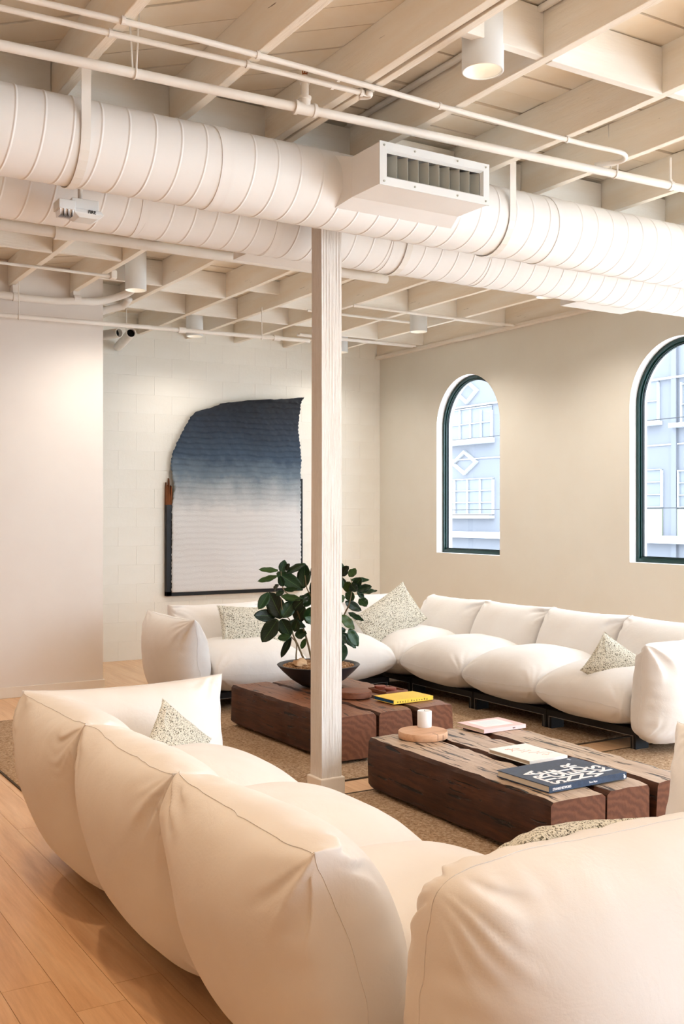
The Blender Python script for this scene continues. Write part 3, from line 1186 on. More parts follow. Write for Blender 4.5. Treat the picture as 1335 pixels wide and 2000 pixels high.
# ================================================================== POST
po = thing('wooden_post', 'rough white-painted timber post standing between the two tables', 'post', (2.953, 5.00, 0))
S, N = .1225, 30
v, fs = [], []
z0, z1 = .10, 3.42
G = 14      # columns per face, gives the raised grain of the weathered face
for i in range(N + 1):
    t = i / N
    z = z0 + (z1 - z0) * t
    tw = math.radians(-1 - 4.5 * t)
    ring = []
    h = S / 2 * (1 + .012 * math.sin(5 * t + 1))
    for f_ in range(4):
        for g in range(G):
            u = -1 + 2 * g / G
            dpt = (RNG.rand() - .5) * .0022 if f_ == 0 else (RNG.rand() - .5) * .001
            if f_ == 0:
                dpt += .0016 * math.sin(u * 21 + 1.2 * math.sin(z * 3.1 + u * 2))
            if g == 0:
                dpt += -.002
            a, b = {0: (u * h, -h + dpt), 1: (h - dpt, u * h), 2: (-u * h, h - dpt), 3: (-h + dpt, -u * h)}[f_]
            ring.append((a * math.cos(tw) - b * math.sin(tw) + .004 * math.sin(2.2 * t), a * math.sin(tw) + b * math.cos(tw), z))
    v += ring
n = 4 * G
for i in range(N):
    for k in range(n):
        a, b = i * n + k, i * n + (k + 1) % n
        fs.append((a, b, b + n, a + n))
fs += [tuple(range(n))[::-1], tuple(range(N * n, N * n + n))]
MB().add(v, fs).build('shaft', M['post_paint'], po, smooth=True, angle=28)
MB().box(-.078, .078, -.078, .078, 0, .105).build('base', M['trim_paint'], po, bevel=.006)

# ================================================================== TEXTILE ARTWORK
AX, AZ, AY = 4.28, .67, YB - .062
aw = thing('textile_artwork', 'pleated textile wall hanging dyed dark blue fading to white on a black frame', 'artwork', (AX, AY, AZ))


def apt(px, py, Y=AY):
    p = onY(px, py, Y)
    return p[0] - AX, p[2] - AZ


right_x = apt(589, 1150)[0]
mb = MB()
f1 = MB().box(0, .062, 0, .06, 0, apt(324, 985)[1]).build('frame_bar', M['black_frame'], aw, bevel=.004)
MB().box(0, right_x + .012, 0, .06, -.002, .05).build('frame_bar', M['black_frame'], aw, bevel=.004)
MB().box(right_x - .03, right_x + .014, 0, .06, 0, apt(589, 935)[1]).build('frame_bar', M['black_frame'], aw, bevel=.004)
# broken raw end of the left bar: splinters
zt = apt(324, 985)[1]
mb = MB()
for k_ in range(7):
    x0 = k_ * .010
    top = zt + .20 + random.uniform(-.04, .09) - .05 * (k_ > 3)
    mb.add([(x0, .0, zt - .01), (x0 + .0095, .0, zt - .01), (x0 + .0095, .055, zt - .01), (x0, .055, zt - .01), (x0 + .002, .004, top), (x0 + .007, .004, top - .015), (x0 + .007, .05, top - .02), (x0 + .002, .05, top)],
           [(0, 3, 2, 1), (4, 5, 6, 7), (0, 1, 5, 4), (1, 2, 6, 5), (2, 3, 7, 6), (3, 0, 4, 7)])
mb.build('broken_wood', M['raw_wood'], aw)
outL = [(334, 1156), (335, 1000), (336.5, 977), (340, 954), (335, 926), (333, 907), (335.7, 887.5), (343.5, 868), (351, 852), (361, 833), (371, 815), (382, 804), (406, 798), (433, 788), (468, 784), (519, 781.5), (577, 778.2), (591.6, 777)]
outR = [(586.5, 1150), (586, 922), (587.5, 903), (581, 837), (586, 786), (591.6, 777)]
Lz = sorted([(apt(*p)[1], apt(*p)[0]) for p in outL])
Rz = sorted([(apt(*p)[1], apt(*p)[0]) for p in outR])
z_lo, z_hi = .04, Lz[-1][0]
NR, NC = 230, 70
v, fs = [], []
cn = RNG.randn(40, 14)
for i in range(NR + 1):
    t = i / NR
    z = z_lo + (z_hi - z_lo) * (1 - (1 - t) ** 1.25)
    xl = np.interp(z, [a for a, b in Lz], [b for a, b in Lz])
    xr = max(np.interp(z, [a for a, b in Rz], [b for a, b in Rz]), xl + .002)
    for j in range(NC + 1):
        s = j / NC
        x = xl + (xr - xl) * s
        ridge = ((z + .007 * math.sin(x * 7.3 + z * 3) + .004 * math.sin(x * 23 + z * 9)) / .062) % 1.0
        prof = (1 - ridge) ** 1.5
        crk = math.sin(x * 95 + 3 * math.sin(z * 20) + 2 * math.sin(z * 61)) * .5 + .5 * math.sin(x * 43 + z * 33)
        amt = .25 + 1.25 * min(1, max(0, (z - .9) / .8))
        lump = .004 * math.sin(x * 9 + z * 2) + .003 * math.sin(z * 11 + x * 5)
        yy = -.012 - .007 * prof * (.2 + .8 * amt) - .0055 * crk * (1 - ridge) * amt - lump
        jx = (.004 * math.sin(z * 150) + .003 * math.sin(z * 67)) if j in (0, NC) else 0
        v.append((x + jx, yy, z))
W_ = NC + 1
for i in range(NR):
    for j in range(NC):
        a = i * W_ + j
        fs.append((a, a + 1, a + 1 + W_, a + W_))
cl = MB().add(v, fs).build('pleated_cloth', None, aw, smooth=True, fixn=False)
cl.modifiers.new('solid', 'SOLIDIFY').thickness = .008
m = mat('dyed_cloth', (.5, .5, .5), .42, .5)
tc = nd(m, 'ShaderNodeTexCoord')
sx = nd(m, 'ShaderNodeSeparateXYZ')
lk(m, tc.outputs['Object'], sx.inputs[0])
nn = noise(m, tc.outputs['Object'], 5, 5, .6)
ma = nd(m, 'ShaderNodeMath', operation='MULTIPLY_ADD')
lk(m, nn, ma.inputs[0])
ma.inputs[1].default_value = .32
lk(m, sx.outputs['Z'], ma.inputs[2])
dv = nd(m, 'ShaderNodeMath', operation='DIVIDE')
lk(m, ma.outputs[0], dv.inputs[0])
dv.inputs[1].default_value = 2.5
colr = ramp(m, dv.outputs[0], [(.0, rgb(238, 238, 240)), (.42, rgb(232, 232, 233)), (.52, rgb(180, 188, 194)), (.59, rgb(116, 134, 150)), (.67, rgb(60, 82, 106)), (.80, rgb(34, 50, 70)), (.93, rgb(17, 27, 40))])
setc(m, colr)
nf = noise(m, coords(m, (30, 30, 90)), 3, 5, .7)
setn(m, bump(m, nf, .8, .010))
cl.data.materials.clear()
cl.data.materials.append(m)

# ================================================================== RUGS
def rug(label, x0, x1, y0, y1):
    o = MB().box(-(x1 - x0) / 2, (x1 - x0) / 2, -(y1 - y0) / 2, (y1 - y0) / 2, .0015, .013)
    t = thing('rug', label, 'rug', ((x0 + x1) / 2, (y0 + y1) / 2, 0))
    hx, hy = (x1 - x0) / 2, (y1 - y0) / 2
    # woven field with an uneven pile surface
    nx, ny = int((x1 - x0) / .025), int((y1 - y0) / .025)
    U = np.linspace(-hx, hx, nx + 1)
    V = np.linspace(-hy, hy, ny + 1)
    Z = .013 + (RNG.rand(nx + 1, ny + 1) - .5) * .003
    Z[0] = Z[-1] = .004
    Z[:, 0] = Z[:, -1] = .004
    v = [(U[i], V[j], Z[i, j]) for i in range(nx + 1) for j in range(ny + 1)]
    w = ny + 1
    fs = [(i * w + j, (i + 1) * w + j, (i + 1) * w + j + 1, i * w + j + 1) for i in range(nx) for j in range(ny)]
    MB().add(v, fs).build('pile', M['rug'], t, smooth=True)
    b = .008
    MB().box(-hx - b, hx + b, -hy - b, -hy + .004, 0, .008).box(-hx - b, hx + b, hy - .004, hy + b, 0, .008).box(-hx - b, -hx + .004, -hy, hy, 0, .008).box(hx - .004, hx + b, -hy, hy, 0, .008).build('binding', M['rug_edge'], t)


rug('beige woven rug under the far coffee table with the plant', 1.53, 5.75, 5.18, 8.0)
rug('beige woven rug under the coffee table with the stacked art books', 1.75, 5.75, 1.95, 4.92)

# ================================================================== CUSHIONS
def n1(x, seed, f):
    r = np.random.RandomState(seed).rand(512) * 2 - 1
    x = np.asarray(x) * f + 200.0
    i = np.floor(x).astype(int)
    t = x - i
    t = t * t * (3 - 2 * t)
    return r[i % 512] * (1 - t) + r[(i + 1) % 512] * t


def cushion_mesh(name, w, h, tf, tb, n=44, p=2.6, q=2.6, cr=.10, seed=1, wr=.010, lump=.010, lim=None, ear=.018, zlim=None, ex=.5, droop=0.0, m='canvas', crb=None):
    """sewn two-panel cushion: x width, z height, -y front panel (thickness tf), +y rear panel (tb)"""
    s = np.linspace(-1, 1, n + 1)
    u1 = np.sin(s * math.pi / 2) * .75 + s * .25
    U, V = np.meshgrid(u1, u1, indexing='ij')
    aU, aV = np.abs(U), np.abs(V)
    c3 = (aU * aV) ** 4
    cr = np.where(V < 0, cr if crb is None else crb, cr)
    X = U * w / 2 * (1 - cr * c3)
    Z = V * h / 2 * (1 - cr * c3)
    # edges of a stuffed cushion pull in between the corners
    X = X * (1 - .05 * (1 - aV ** 2) * aU ** 3)
    Z = Z * (1 - .05 * (1 - aU ** 2) * aV ** 3)
    prof = np.clip((1 - aU ** p) * (1 - aV ** q), 0, 1) ** ex
    verts, faces = [], []
    border = np.zeros((n + 1, n + 1), bool)
    border[0] = border[-1] = True
    border[:, 0] = border[:, -1] = True
    ids = {}
    allP = []
    idA = np.arange((n + 1) ** 2).reshape(n + 1, n + 1)
    idB = idA.copy()
    idB[~border] = (n + 1) ** 2 + np.arange((~border).sum())
    for side, t in ((-1, tf), (1, tb)):
        sd = seed * 7 + (3 if side > 0 else 0)
        Y = t * prof
        # broad unevenness of the filling
        L = n1(X * 1.0 + .6 * Z, sd, 4.5) * n1(Z - .3 * X, sd + 1, 4.0) + .6 * n1(X * .7 - Z * .9, sd + 2, 6)
        Y = Y + lump * L * prof
        # puckers that run inward from the seams
        du = (w / 2) * (1 - aU)
        dv = (h / 2) * (1 - aV)
        pk = n1(Z, sd + 3, 26) * np.exp(-du / .055) * (1 - aV ** 6) + n1(X, sd + 4, 26) * np.exp(-dv / .055) * (1 - aU ** 6)
        Y = Y + wr * pk * np.clip(prof * 3, 0, 1)
        # folds fanning out of the gathered corners
        for cu in (-1, 1):
            for cv in (-1, 1):
                dx, dz = (w / 2 - X * cu), (h / 2 - Z * cv)
                r_ = np.sqrt(dx * dx + dz * dz) + 1e-6
                an = np.arctan2(dz, dx)
                fan = n1(an + .35 * n1(r_, sd + 9, 6), sd + 5 + cu + 2 * cv, 9)
                Y = Y + wr * 2.0 * fan * np.exp(-((r_ - .10) / .10) ** 2) * np.clip(prof * 3, 0, 1)
        allP.append(np.stack([X, Y * side, Z], -1))
    NV = (n + 1) ** 2 + int((~border).sum())
    P = np.zeros((NV, 3))
    P[idA.ravel()] = allP[0].reshape(-1, 3)
    P[idB[~border]] = allP[1][~border]
    # the seam line itself wavers, corners are pinched into small ears
    bid = idA[border]
    bx, bz = P[bid, 0], P[bid, 2]
    P[bid, 1] = .012 * n1(bx + bz, seed + 40, 7) + .004 * n1(bx - bz, seed + 41, 22)
    if droop:
        P[:, 1] += droop * (P[:, 2] / (h / 2)) ** 2
    if lim is not None:                       # pressed flat against the neighbouring cushion
        for sg in (-1, 1):
            L_ = lim[0] if sg < 0 else lim[1]
            if L_ is not None:
                e = P[:, 0] * sg - L_ + .03
                e = np.where(e > 0, e, 0)
                P[:, 0] -= sg * (e - .03 * (1 - np.exp(-e / .03)))
    if zlim is not None:
        e = zlim + .03 - P[:, 1]
        e = np.where(e > 0, e, 0)
        P[:, 1] += e - .03 * (1 - np.exp(-e / .03))
    qs = []
    for I_, fl_ in ((idA, 0), (idB, 1)):
        Q_ = np.stack([I_[:-1, :-1], I_[1:, :-1], I_[1:, 1:], I_[:-1, 1:]], -1).reshape(-1, 4)
        qs.append(Q_[:, ::-1] if fl_ else Q_)
    me = bpy.data.meshes.new(name)
    me.from_pydata(P.tolist(), [], np.concatenate(qs).tolist())
    me.polygons.foreach_set('use_smooth', [True] * len(me.polygons))
    me.materials.append(M[m])
    ring = np.concatenate([idA[:, 0], idA[-1, 1:], idA[::-1, -1][1:], idA[0, ::-1][1:-1]])
    rp = P[ring]
    mb = MB()
    pts = [tuple(a) for a in rp] + [tuple(rp[0]), tuple(rp[1])]
    mb.tube(pts, .0010, 5, cap=False)
    ms_ = bpy.data.meshes.new(name + '_seam')
    ms_.from_pydata(mb.v, [], mb.f)
    ms_.polygons.foreach_set('use_smooth', [True] * len(ms_.polygons))
    ms_.materials.append(M[m])
    return me, ms_


PITCH = .85
HP = PITCH / 2
CM = {}
for k_ in range(3):
    CM['back', k_] = cushion_mesh('back_cushion', .94, .76, .26, .205, seed=3 + k_ * 5, lim=(HP - .002, HP - .002), q=2.2, p=2.4, wr=.016, cr=-.012, crb=.14)
    CM['seat', k_] = cushion_mesh('seat_cushion', .94, 1.0, .24, .18, seed=31 + k_ * 7, lim=(HP - .002, HP - .002), wr=.008, q=2.8, p=2.8)
for k_ in range(2):
    CM['arm', k_] = cushion_mesh('arm_cushion', .98, .70, .20, .20, seed=61 + k_ * 5, wr=.012, q=2.3, cr=-.015, crb=.2)


CM['arm', 1] = cushion_mesh('arm_cushion', .98, .70, .23, .23, seed=66, wr=.014, q=2.2, p=2.4, cr=.06, crb=.2)
CM['corner', 0] = cushion_mesh('back_cushion', 1.06, .80, .20, .30, n=52, seed=72, wr=.020, q=2.3, p=2.5, cr=.13, crb=.16, lim=(None, .50))


def put(key, name, parent, loc, rot, sc=(1, 1, 1)):
    me, sm = CM[key]
    o = link(name, me, parent, loc=loc, subsurf=1)
    o.rotation_euler = rot
    o.scale = sc
    s = link('seam', sm, o)
    return o


def base(parent, x0, x1, y0, y1):
    """low black steel plinth: top tray and a plate leg at each corner, with bright cut edges"""
    MB().box(x0, x1, y0, y1, .10, .145).build('base_tray', M['black_frame'], parent)
    t = .0035
    for ya in (y0,):
        MB().box(x0 + .02, x1 - .02, ya - .004, ya, .098, .1015).box(x0 + .02, x0 + .0235, ya - .004, ya, .013, .10).box(x1 - .0235, x1 - .02, ya - .004, ya, .013, .10).build('edge_strip', M['steel_edge'], parent)
    for a, b in ((x0, x0 + .045), (x1 - .045, x1)):
        MB().box(a, b, y0, y0 + .12, 0.013, .10).build('leg', M['black_frame'], parent)
        MB().box(a, b, y1 - .12, y1, 0.0, .10).build('leg', M['black_frame'], parent)


# local module frame: x along the sofa, front edge at y=0, rear at y=+1.02, floor z=0
def module(name, label, origin, rz, var=0, arm=None, corner=None, group=None, armkey=0, big=False, w=PITCH, backz=.42, tilt=-19):
    t = thing(name, label, 'sofa', (origin[0], origin[1], 0), rz, group)
    h = w / 2
    base(t, -h + .004, h - .004, .15, .80)
    put(('seat', var % 3), 'seat_cushion', t, (0, .47, .295), (-math.pi / 2, 0, 0), (w / PITCH, 1, .98))
    put(('back', (var + 1) % 3), 'back_cushion', t, (0, .90, backz), (math.radians(tilt), 0, 0), (w / PITCH, 1, 1))
    if corner:            # second backrest closing the corner, on the given side
        if big:
            put(('corner', 0), 'back_cushion', t, (corner * (h + .22), .41, backz - .01), (math.radians(-7), 0, -corner * math.pi / 2))
        else:
            put(('back', (var + 2) % 3), 'back_cushion', t, (corner * (h + .22), .46, backz + .005), (math.radians(tilt), 0, -corner * math.pi / 2), (1.0, 1, 1))
    if arm:
        put(('arm', armkey), 'arm_cushion', t, (arm * (h + .15), .49, .40), (math.radians(-7), 0, -arm * math.pi / 2), (1, 1, 1))
    return t


G = 'cream sectional sofa modules'
R90 = math.pi / 2
# left sofa: faces +X. Local -y (front) must point to +X: rz = +90 deg
lx = 2.225
module('sofa_module', 'cream sofa end module with an armrest, holding a small speckled pillow beside the rug gap', (lx, 4.19), R90, 0, arm=1, group=G)
module('sofa_module', 'cream sofa middle module between the armrest end and the corner, back to the bare floor', (lx, 4.19 - PITCH), R90, 1, group=G)
module('sofa_module', 'cream sofa corner module whose two backrests meet at the bare oak floor', (lx, 4.19 - 2 * PITCH), R90, 2, corner=-1, group=G, big=True)
module('sofa_module', 'cream sofa end module with an armrest beside the beam table with the art books', (2.66, 2.76), math.pi, 3, arm=-1, group=G, w=.70)
# right sofa: faces -X: front -y -> -X : rz = -90 deg
rxf = 5.06
ry0 = 4.83
for i in range(3):
    module('sofa_module', ['cream sofa end module with a plump armrest and speckled pillow below the larger arched window', 'cream sofa middle module next to the armrest end, below the blank wall between the windows', 'cream sofa middle module next to the corner seat, below the smaller arched window'][i],
           (rxf, ry0 + PITCH * (i + .5)), -R90, i, arm=1 if i == 0 else None, group=G, armkey=1)
module('sofa_module', 'cream sofa corner module in the far corner with a large speckled pillow', (rxf, ry0 + PITCH * 3.5), -R90, 1, corner=-1, group=G)
# back sofa: faces -Y
bx_ = rxf + .03
for i in range(2):
    module('sofa_module', ['cream sofa middle module behind the potted plant', 'cream sofa end module with an armrest beside the partition, below the textile artwork'][i],
           (bx_ - PITCH * (i + .5), ry0 + 3 * PITCH), 0, i + 1, arm=-1 if i == 1 else None, group=G)

# ---- throw pillows
PM = {}
for k_ in range(3):
    PM[k_] = cushion_mesh('pillow_cover', .50, .42, .075, .075, n=30, p=2.2, q=2.2, cr=-.02, seed=91 + k_ * 4, wr=.007, lump=.012, m='speckle', ex=.62)
PM['long'] = cushion_mesh('pillow_cover', .62, .38, .07, .07, n=30, p=2.2, q=2.2, cr=-.02, seed=111, wr=.006, lump=.012, m='speckle', ex=.62)


def pillow(key, label, loc, rot, sc=1.0):
    t = thing('throw_pillow', label, 'pillow', loc, group='speckled throw pillows')
    t.rotation_euler = rot
    me, sm = PM[key]
    o = link('cover', me, t, subsurf=1)
    o.scale = (sc, sc, sc)
    s = link('seam', sm, o)
    return t


rad = math.radians
pillow(0, 'speckled pillow leaning on the armrest next to the rug gap', (1.83, 4.42, .505), (rad(-18), rad(40), rad(12)), .68)
pillow('long', 'speckled pillow lying on the sofa behind the plant', (3.95, 7.88, .60), (rad(-22), rad(4), 0), 1.0)
pillow('long', 'speckled pillow tilted in the far sofa corner', (5.28, 7.80, .62), (rad(-20), rad(-27), rad(5)), 1.06)
pillow(2, 'speckled pillow propped against the plump armrest below the larger arched window', (5.36, 5.14, .50), (rad(-28), rad(34), rad(-42)), .80)
pillow(1, 'speckled pillow tucked behind the corner backrest facing the book table', (2.08, 2.29, .54), (rad(-50), rad(-3), rad(186)), 1.0)

# ================================================================== COFFEE TABLES
def beam(parent, x0, x1, y0, y1, z0, z1, top, seed):
    """one heavy weathered timber: worn edges, uneven faces"""
    r = np.random.RandomState(seed)
    n = 26
    hx, hz = (x1 - x0) / 2, (z1 - z0) / 2
    c = .018
    prof = [(-hx + c, -hz), (0, -hz), (hx - c, -hz), (hx, -hz + c), (hx, 0), (hx, hz - c), (hx - c * .8, hz), (hx * .5, hz), (0, hz), (-hx * .5, hz), (-hx + c * .8, hz), (-hx, hz - c), (-hx, 0), (-hx, -hz + c)]
    k = len(prof)
    L = y1 - y0
    v = []
    w1 = r.randn(n + 1, k) * .0022
    e1 = np.abs(r.randn(n + 1)) * .006
    for i in range(n + 1):
        t = -L / 2 + L * i / n
        endf = .965 if i in (0, n) else 1.0
        for j, (a, b) in enumerate(prof):
            d = w1[i, j]
            corner_ = j in (5, 6, 10, 11)
            aa = a - math.copysign(e1[i] if corner_ else 0, a) + d
            bb = b - (e1[i] * .6 if corner_ else 0) + d * .6
            v.append((aa * endf, t + (r.randn() * .0015 if i in (0, n) else 0), bb * (endf if i in (0, n) else 1)))
    mb = MB()
    mb.add(v, [])
    for i in range(n):
        for j in range(k):
            a, b = i * k + j, i * k + (j + 1) % k
            mb.f.append((a, b, b + k, a + k))
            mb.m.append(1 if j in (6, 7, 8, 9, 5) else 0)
    mb.f += [tuple(range(k))[::-1], tuple(range(n * k, n * k + k))]
    mb.m += [2, 2]
    return mb.build('beam', [M['beam_side'], M[top], M['beam_end']], parent, smooth=True, angle=35, loc=((x0 + x1) / 2, (y0 + y1) / 2, (z0 + z1) / 2))


TZ0, TZ1 = .045, .31
nt_ = thing('coffee_table', 'weathered timber beam coffee table holding the art books and candle', 'table', (3.12, 3.38, .015), rad(-1.5))
beam(nt_, .0, .325, 0, 1.52, TZ0 - .03, TZ1 - .013, 'beam_top', 5)
beam(nt_, .345, .625, .02, 1.50, TZ0 - .03, TZ1 - .016, 'beam_top', 6)
beam(nt_, .648, .90, .01, 1.52, TZ0 - .03, TZ1 - .012, 'beam_top', 8)
for y_ in (.25, 1.25):
    MB().box(.06, .88, y_, y_ + .08, 0, TZ0 - .03 + .02).build('runner', M['black_frame'], nt_)
ft_ = thing('coffee_table', 'reddish timber beam coffee table holding the potted plant and yellow book', 'table', (3.30, 5.48, .015), rad(0.5))
beam(ft_, .0, .31, 0, 1.46, TZ0 - .03, TZ1 - .013, 'beam_top_dark', 11)
beam(ft_, .325, .60, .01, 1.45, TZ0 - .03, TZ1 - .016, 'beam_top_dark', 12)
beam(ft_, .615, .915, .0, 1.46, TZ0 - .03, TZ1 - .012, 'beam_top_dark', 13)
for y_ in (.25, 1.2):
    MB().box(.06, .86, y_, y_ + .08, 0, TZ0 - .03 + .02).build('runner', M['black_frame'], ft_)
TOP = TZ1 + .006


# ---- books
def book(label, cx, cy, w, d, h, cover, pages, z=TOP, rz=0, spine='-y'):
    """w along x, d along y, spine on the -y side"""
    t = thing('book', label, 'book', (cx, cy, z), rz)
    c = .003
    cv = MB()
    cv.box(-w / 2, w / 2, -d / 2, d / 2, 0, c).box(-w / 2, w / 2, -d / 2, d / 2, h - c, h).box(-w / 2, w / 2, -d / 2, -d / 2 + c, c, h - c)
    cv.build('cover', cover, t)
    MB().box(-w / 2 + .004, w / 2 - .004, -d / 2 + c, d / 2 - .004, c, h - c).build('pages', pages, t)
    return t


PG = mat('paper', rgb(226, 214, 196), .8)
nv_ = mat('navy_cover', rgb(40, 58, 84), .45, .4)
setc(nv_, ramp(nv_, noise(nv_, coords(nv_), 30, 5, .7), [(.3, rgb(34, 50, 74)), (.7, rgb(52, 72, 100))]))
WH = mat('print_white', rgb(246, 246, 250), .5)
bk = book('large navy art book with bold white title lettering on the cover', 3.442, 3.652, .49, .352, .031, nv_, PG, rz=rad(1))
# title: lines advance along the spine (local +x), text runs away from the spine (local +y), letter tops point to -x
for i, ln in enumerate(['STRA', 'NGE', 'NET', 'WOR', 'KS']):
    text(ln, .112, 'title_lettering', WH, bk, (-.120 + i * .084, [-.165, -.165, -.16, -.165, -.12][i], .0315), (0, 0, R90), bold=.0024, spacing=.98, xs=.93)
text('THE', .014, 'title_lettering', WH, bk, (.20, .135, .0315), (0, 0, R90))
text('STRANGE NETWORKS', .0155, 'spine_lettering', WH, bk, (-.225, -.1766, .009), (R90, 0, 0), bold=.0004, xs=.72)
text('Theres Magne', .0115, 'spine_lettering', WH, bk, (.0, -.1766, .011), (R90, 0, 0), bold=.0002, xs=.8)
MB().lathe([(0, 0), (.007, 0), (.007, .001), (0, .001)], 12, 'y', (.232, -.1771, .010)).lathe([(0, 0), (.004, 0), (.004, .001), (0, .001)], 10, 'y', (.228, -.1771, .020)).build('spine_emblem', WH, bk)

whc = mat('white_cover', rgb(248, 248, 246), .5)
bk = book('thin white book with pale red scribbled lettering', 3.598, 4.066, .25, .318, .022, whc, mat('paper_grey', rgb(206, 190, 172), .8))
REDI = mat('pale_red_ink', rgb(244, 186, 172), .6)
rs_ = np.random.RandomState(4)
for k_ in range(6):
    px0, py0 = -.075 + .02 * k_ + rs_.uniform(-.01, .01), .085 - k_ * .035
    pts = [(px0 + .012 * j + rs_.uniform(-.006, .006), py0 + rs_.uniform(-.016, .016), .0222) for j in range(7)]
    MB().tube(smoothpath(pts, 4), .0016, 5).build('scribble', REDI, bk)

pk_ = mat('pink_cover', rgb(240, 206, 204), .5)
bk = book('pale pink book with a white framed picture on its cover', 3.915, 4.735, .31, .245, .022, pk_, PG)
MB().box(-.105, .105, -.07, .085, .0221, .0226).build('cover_picture', mat('white_frame_print', rgb(250, 244, 244), .5), bk)
MB().box(-.075, .075, -.045, .06, .0226, .0230).build('cover_picture', mat('picture_print', rgb(228, 236, 238), .5), bk)
text('BLISS', .010, 'spine_lettering', M['print_black'], bk, (.055, -.1231, .007), (R90, 0, 0), xs=.9)

yl = mat('yellow_cover', rgb(246, 206, 74), .5)
bl_ = mat('blue_pages', rgb(20, 84, 132), .6)
bk = book('yellow book with blue page edges', 3.995, 5.745, .325, .225, .027, yl, bl_, rz=rad(2))
gly = ['d', 'b', 'a', 'J', 'J', 'B', 'a', 'a', 'o', 'a', 'B', 'g']
for k_, ch in enumerate(gly):
    text(ch, .014, 'spine_lettering', M['print_black'], bk, (-.135 + k_ * .0215 + (.006 if k_ > 4 else 0), -.1131, .008), (R90, 0, 0), bold=.0004)

# ---- boards, candle, tray, coasters
bdp = (3.41, 4.715)
t = thing('serving_board', 'round pale wooden board under the white candle', 'board', (bdp[0], bdp[1], TOP))
MB().lathe([(0, 0), (.134, 0), (.137, .004), (.137, .034), (.134, .038), (0, .038)], 56).build('disc', M['board_light'], t, smooth=True, angle=40)
MB().box(-.001, .001, -.1372, -.09, .004, .0385).box(.04, .0415, -.132, -.10, .002, .03).build('split', M['print_black'], t)
t = thing('candle', 'white pillar candle standing on the pale wooden board', 'candle', (3.475, 4.79, TOP + .038))
MB().lathe([(0, 0), (.038, 0), (.0405, .003), (.0405, .089), (.039, .092), (.034, .090), (.0, .088)], 40).build('wax', M['candle'], t, smooth=True, angle=40)
MB().tube([(0, 0, .087), (.001, 0, .097)], .0012, 6).build('wick', M['print_black'], t)
t = thing('serving_board', 'round dark walnut board on the table with the plant', 'board', (3.775, 6.01, TOP))
MB().lathe([(0, 0), (.112, 0), (.116, .004), (.116, .040), (.112, .044), (0, .044)], 56).build('disc', M['board_walnut'], t, smooth=True, angle=40)
t = thing('tray', 'small rectangular wooden tray behind the yellow book', 'tray', (4.085, 6.065, TOP))
mb = MB().box(-.09, .09, -.115, .115, 0, .008)
mb.box(-.09, .09, -.115, -.107, .008, .02).box(-.09, .09, .107, .115, .008, .02).box(-.09, -.082, -.107, .107, .008, .02).box(.082, .09, -.107, .107, .008, .02)
mb.build('dish', M['board_walnut'], t, bevel=.001)
M['coaster'] = mat('coaster_red', rgb(136, 72, 56), .5)
for (cx_, cy_, zz, lb) in ((4.055, 6.125, .008, 'reddish wooden coaster on the tray, bottom of the pair near the plant'), (4.058, 6.122, .0225, 'reddish wooden coaster on the tray, top of the pair near the plant'),
                           (4.075, 6.005, .008, 'reddish wooden coaster on the tray, bottom of the pair near the yellow book'), (4.068, 6.01, .0225, 'reddish wooden coaster on the tray, top of the pair near the yellow book')):
    o = MB().lathe([(0, 0), (.038, 0), (.041, .003), (.041, .011), (.038, .014), (0, .014)], 28).build('coaster', M['coaster'], None, smooth=True, angle=40, loc=(cx_, cy_, TOP + zz))
    tag(o, lb, 'coaster', 'wooden coasters on the tray')

# ================================================================== POTTED PLANT
BC = np.array([3.80, 6.54])
bt = float(np.dot(BC, _d))
pl_ = thing('potted_ficus', 'leafy green ficus in a wide shallow black bowl', 'plant', (BC[0], BC[1], TOP))
bm_ = mat('bowl_black', rgb(40, 40, 44), .45, .4)
bh = .155
prof = [(0, 0), (.11, 0), (.125, .006), (.20, .055), (.26, .11), (.296, bh - .006), (.300, bh), (.296, bh + .003), (.272, bh), (.268, bh - .006), (.24, bh - .025), (.0, bh - .02)]
MB().lathe(prof, 56).build('bowl', bm_, pl_, smooth=True, angle=50)
soil = M['soil'] = mat('soil', rgb(150, 110, 76), .95)
sn = noise(soil, coords(soil), 60, 4, .7)
setc(soil, ramp(soil, sn, [(.3, rgb(84, 56, 38)), (.5, rgb(160, 120, 84)), (.7, rgb(206, 176, 140))]))
v, fs = [], []
nr, ns = 16, 48
for i in range(nr + 1):
    r_ = .268 * i / nr
    for k_ in range(ns):
        a = 2 * math.pi * k_ / ns
        v.append((r_ * math.cos(a), r_ * math.sin(a), bh - .012 + .028 * (1 - (i / nr) ** 2) + RNG.uniform(-.006, .006)))
for i in range(nr):
    for k_ in range(ns):
        a, b = i * ns + k_, i * ns + (k_ + 1) % ns
        fs.append((a, b, b + ns, a + ns))
so = MB().add(v, fs).build('soil', soil, pl_, smooth=True)
# bark chips on the soil
mb = MB()
for k_ in range(420):
    r_ = .25 * math.sqrt(random.random())
    a = random.random() * 6.283
    s_ = random.uniform(.004, .010)
    c = np.array([r_ * math.cos(a), r_ * math.sin(a), bh + .010 - .028 * (r_ / .268) ** 2 + .004])
    R_ = Matrix.Rotation(random.random() * 6, 3, 'Z') @ Matrix.Rotation(random.random() * 2, 3, 'X')
    vv = [R_ @ Vector((x * s_ * 1.4, y * s_, z * s_ * .5)) for x in (-1, 1) for y in (-1, 1) for z in (-1, 1)]
    mb.add([c + np.array(p) for p in vv], [(0, 1, 3, 2), (4, 6, 7, 5), (0, 4, 5, 1), (2, 3, 7, 6), (0, 2, 6, 4), (1, 5, 7, 3)])
ch = mb.build('bark_chips', soil, pl_)
ch['kind'] = 'stuff'
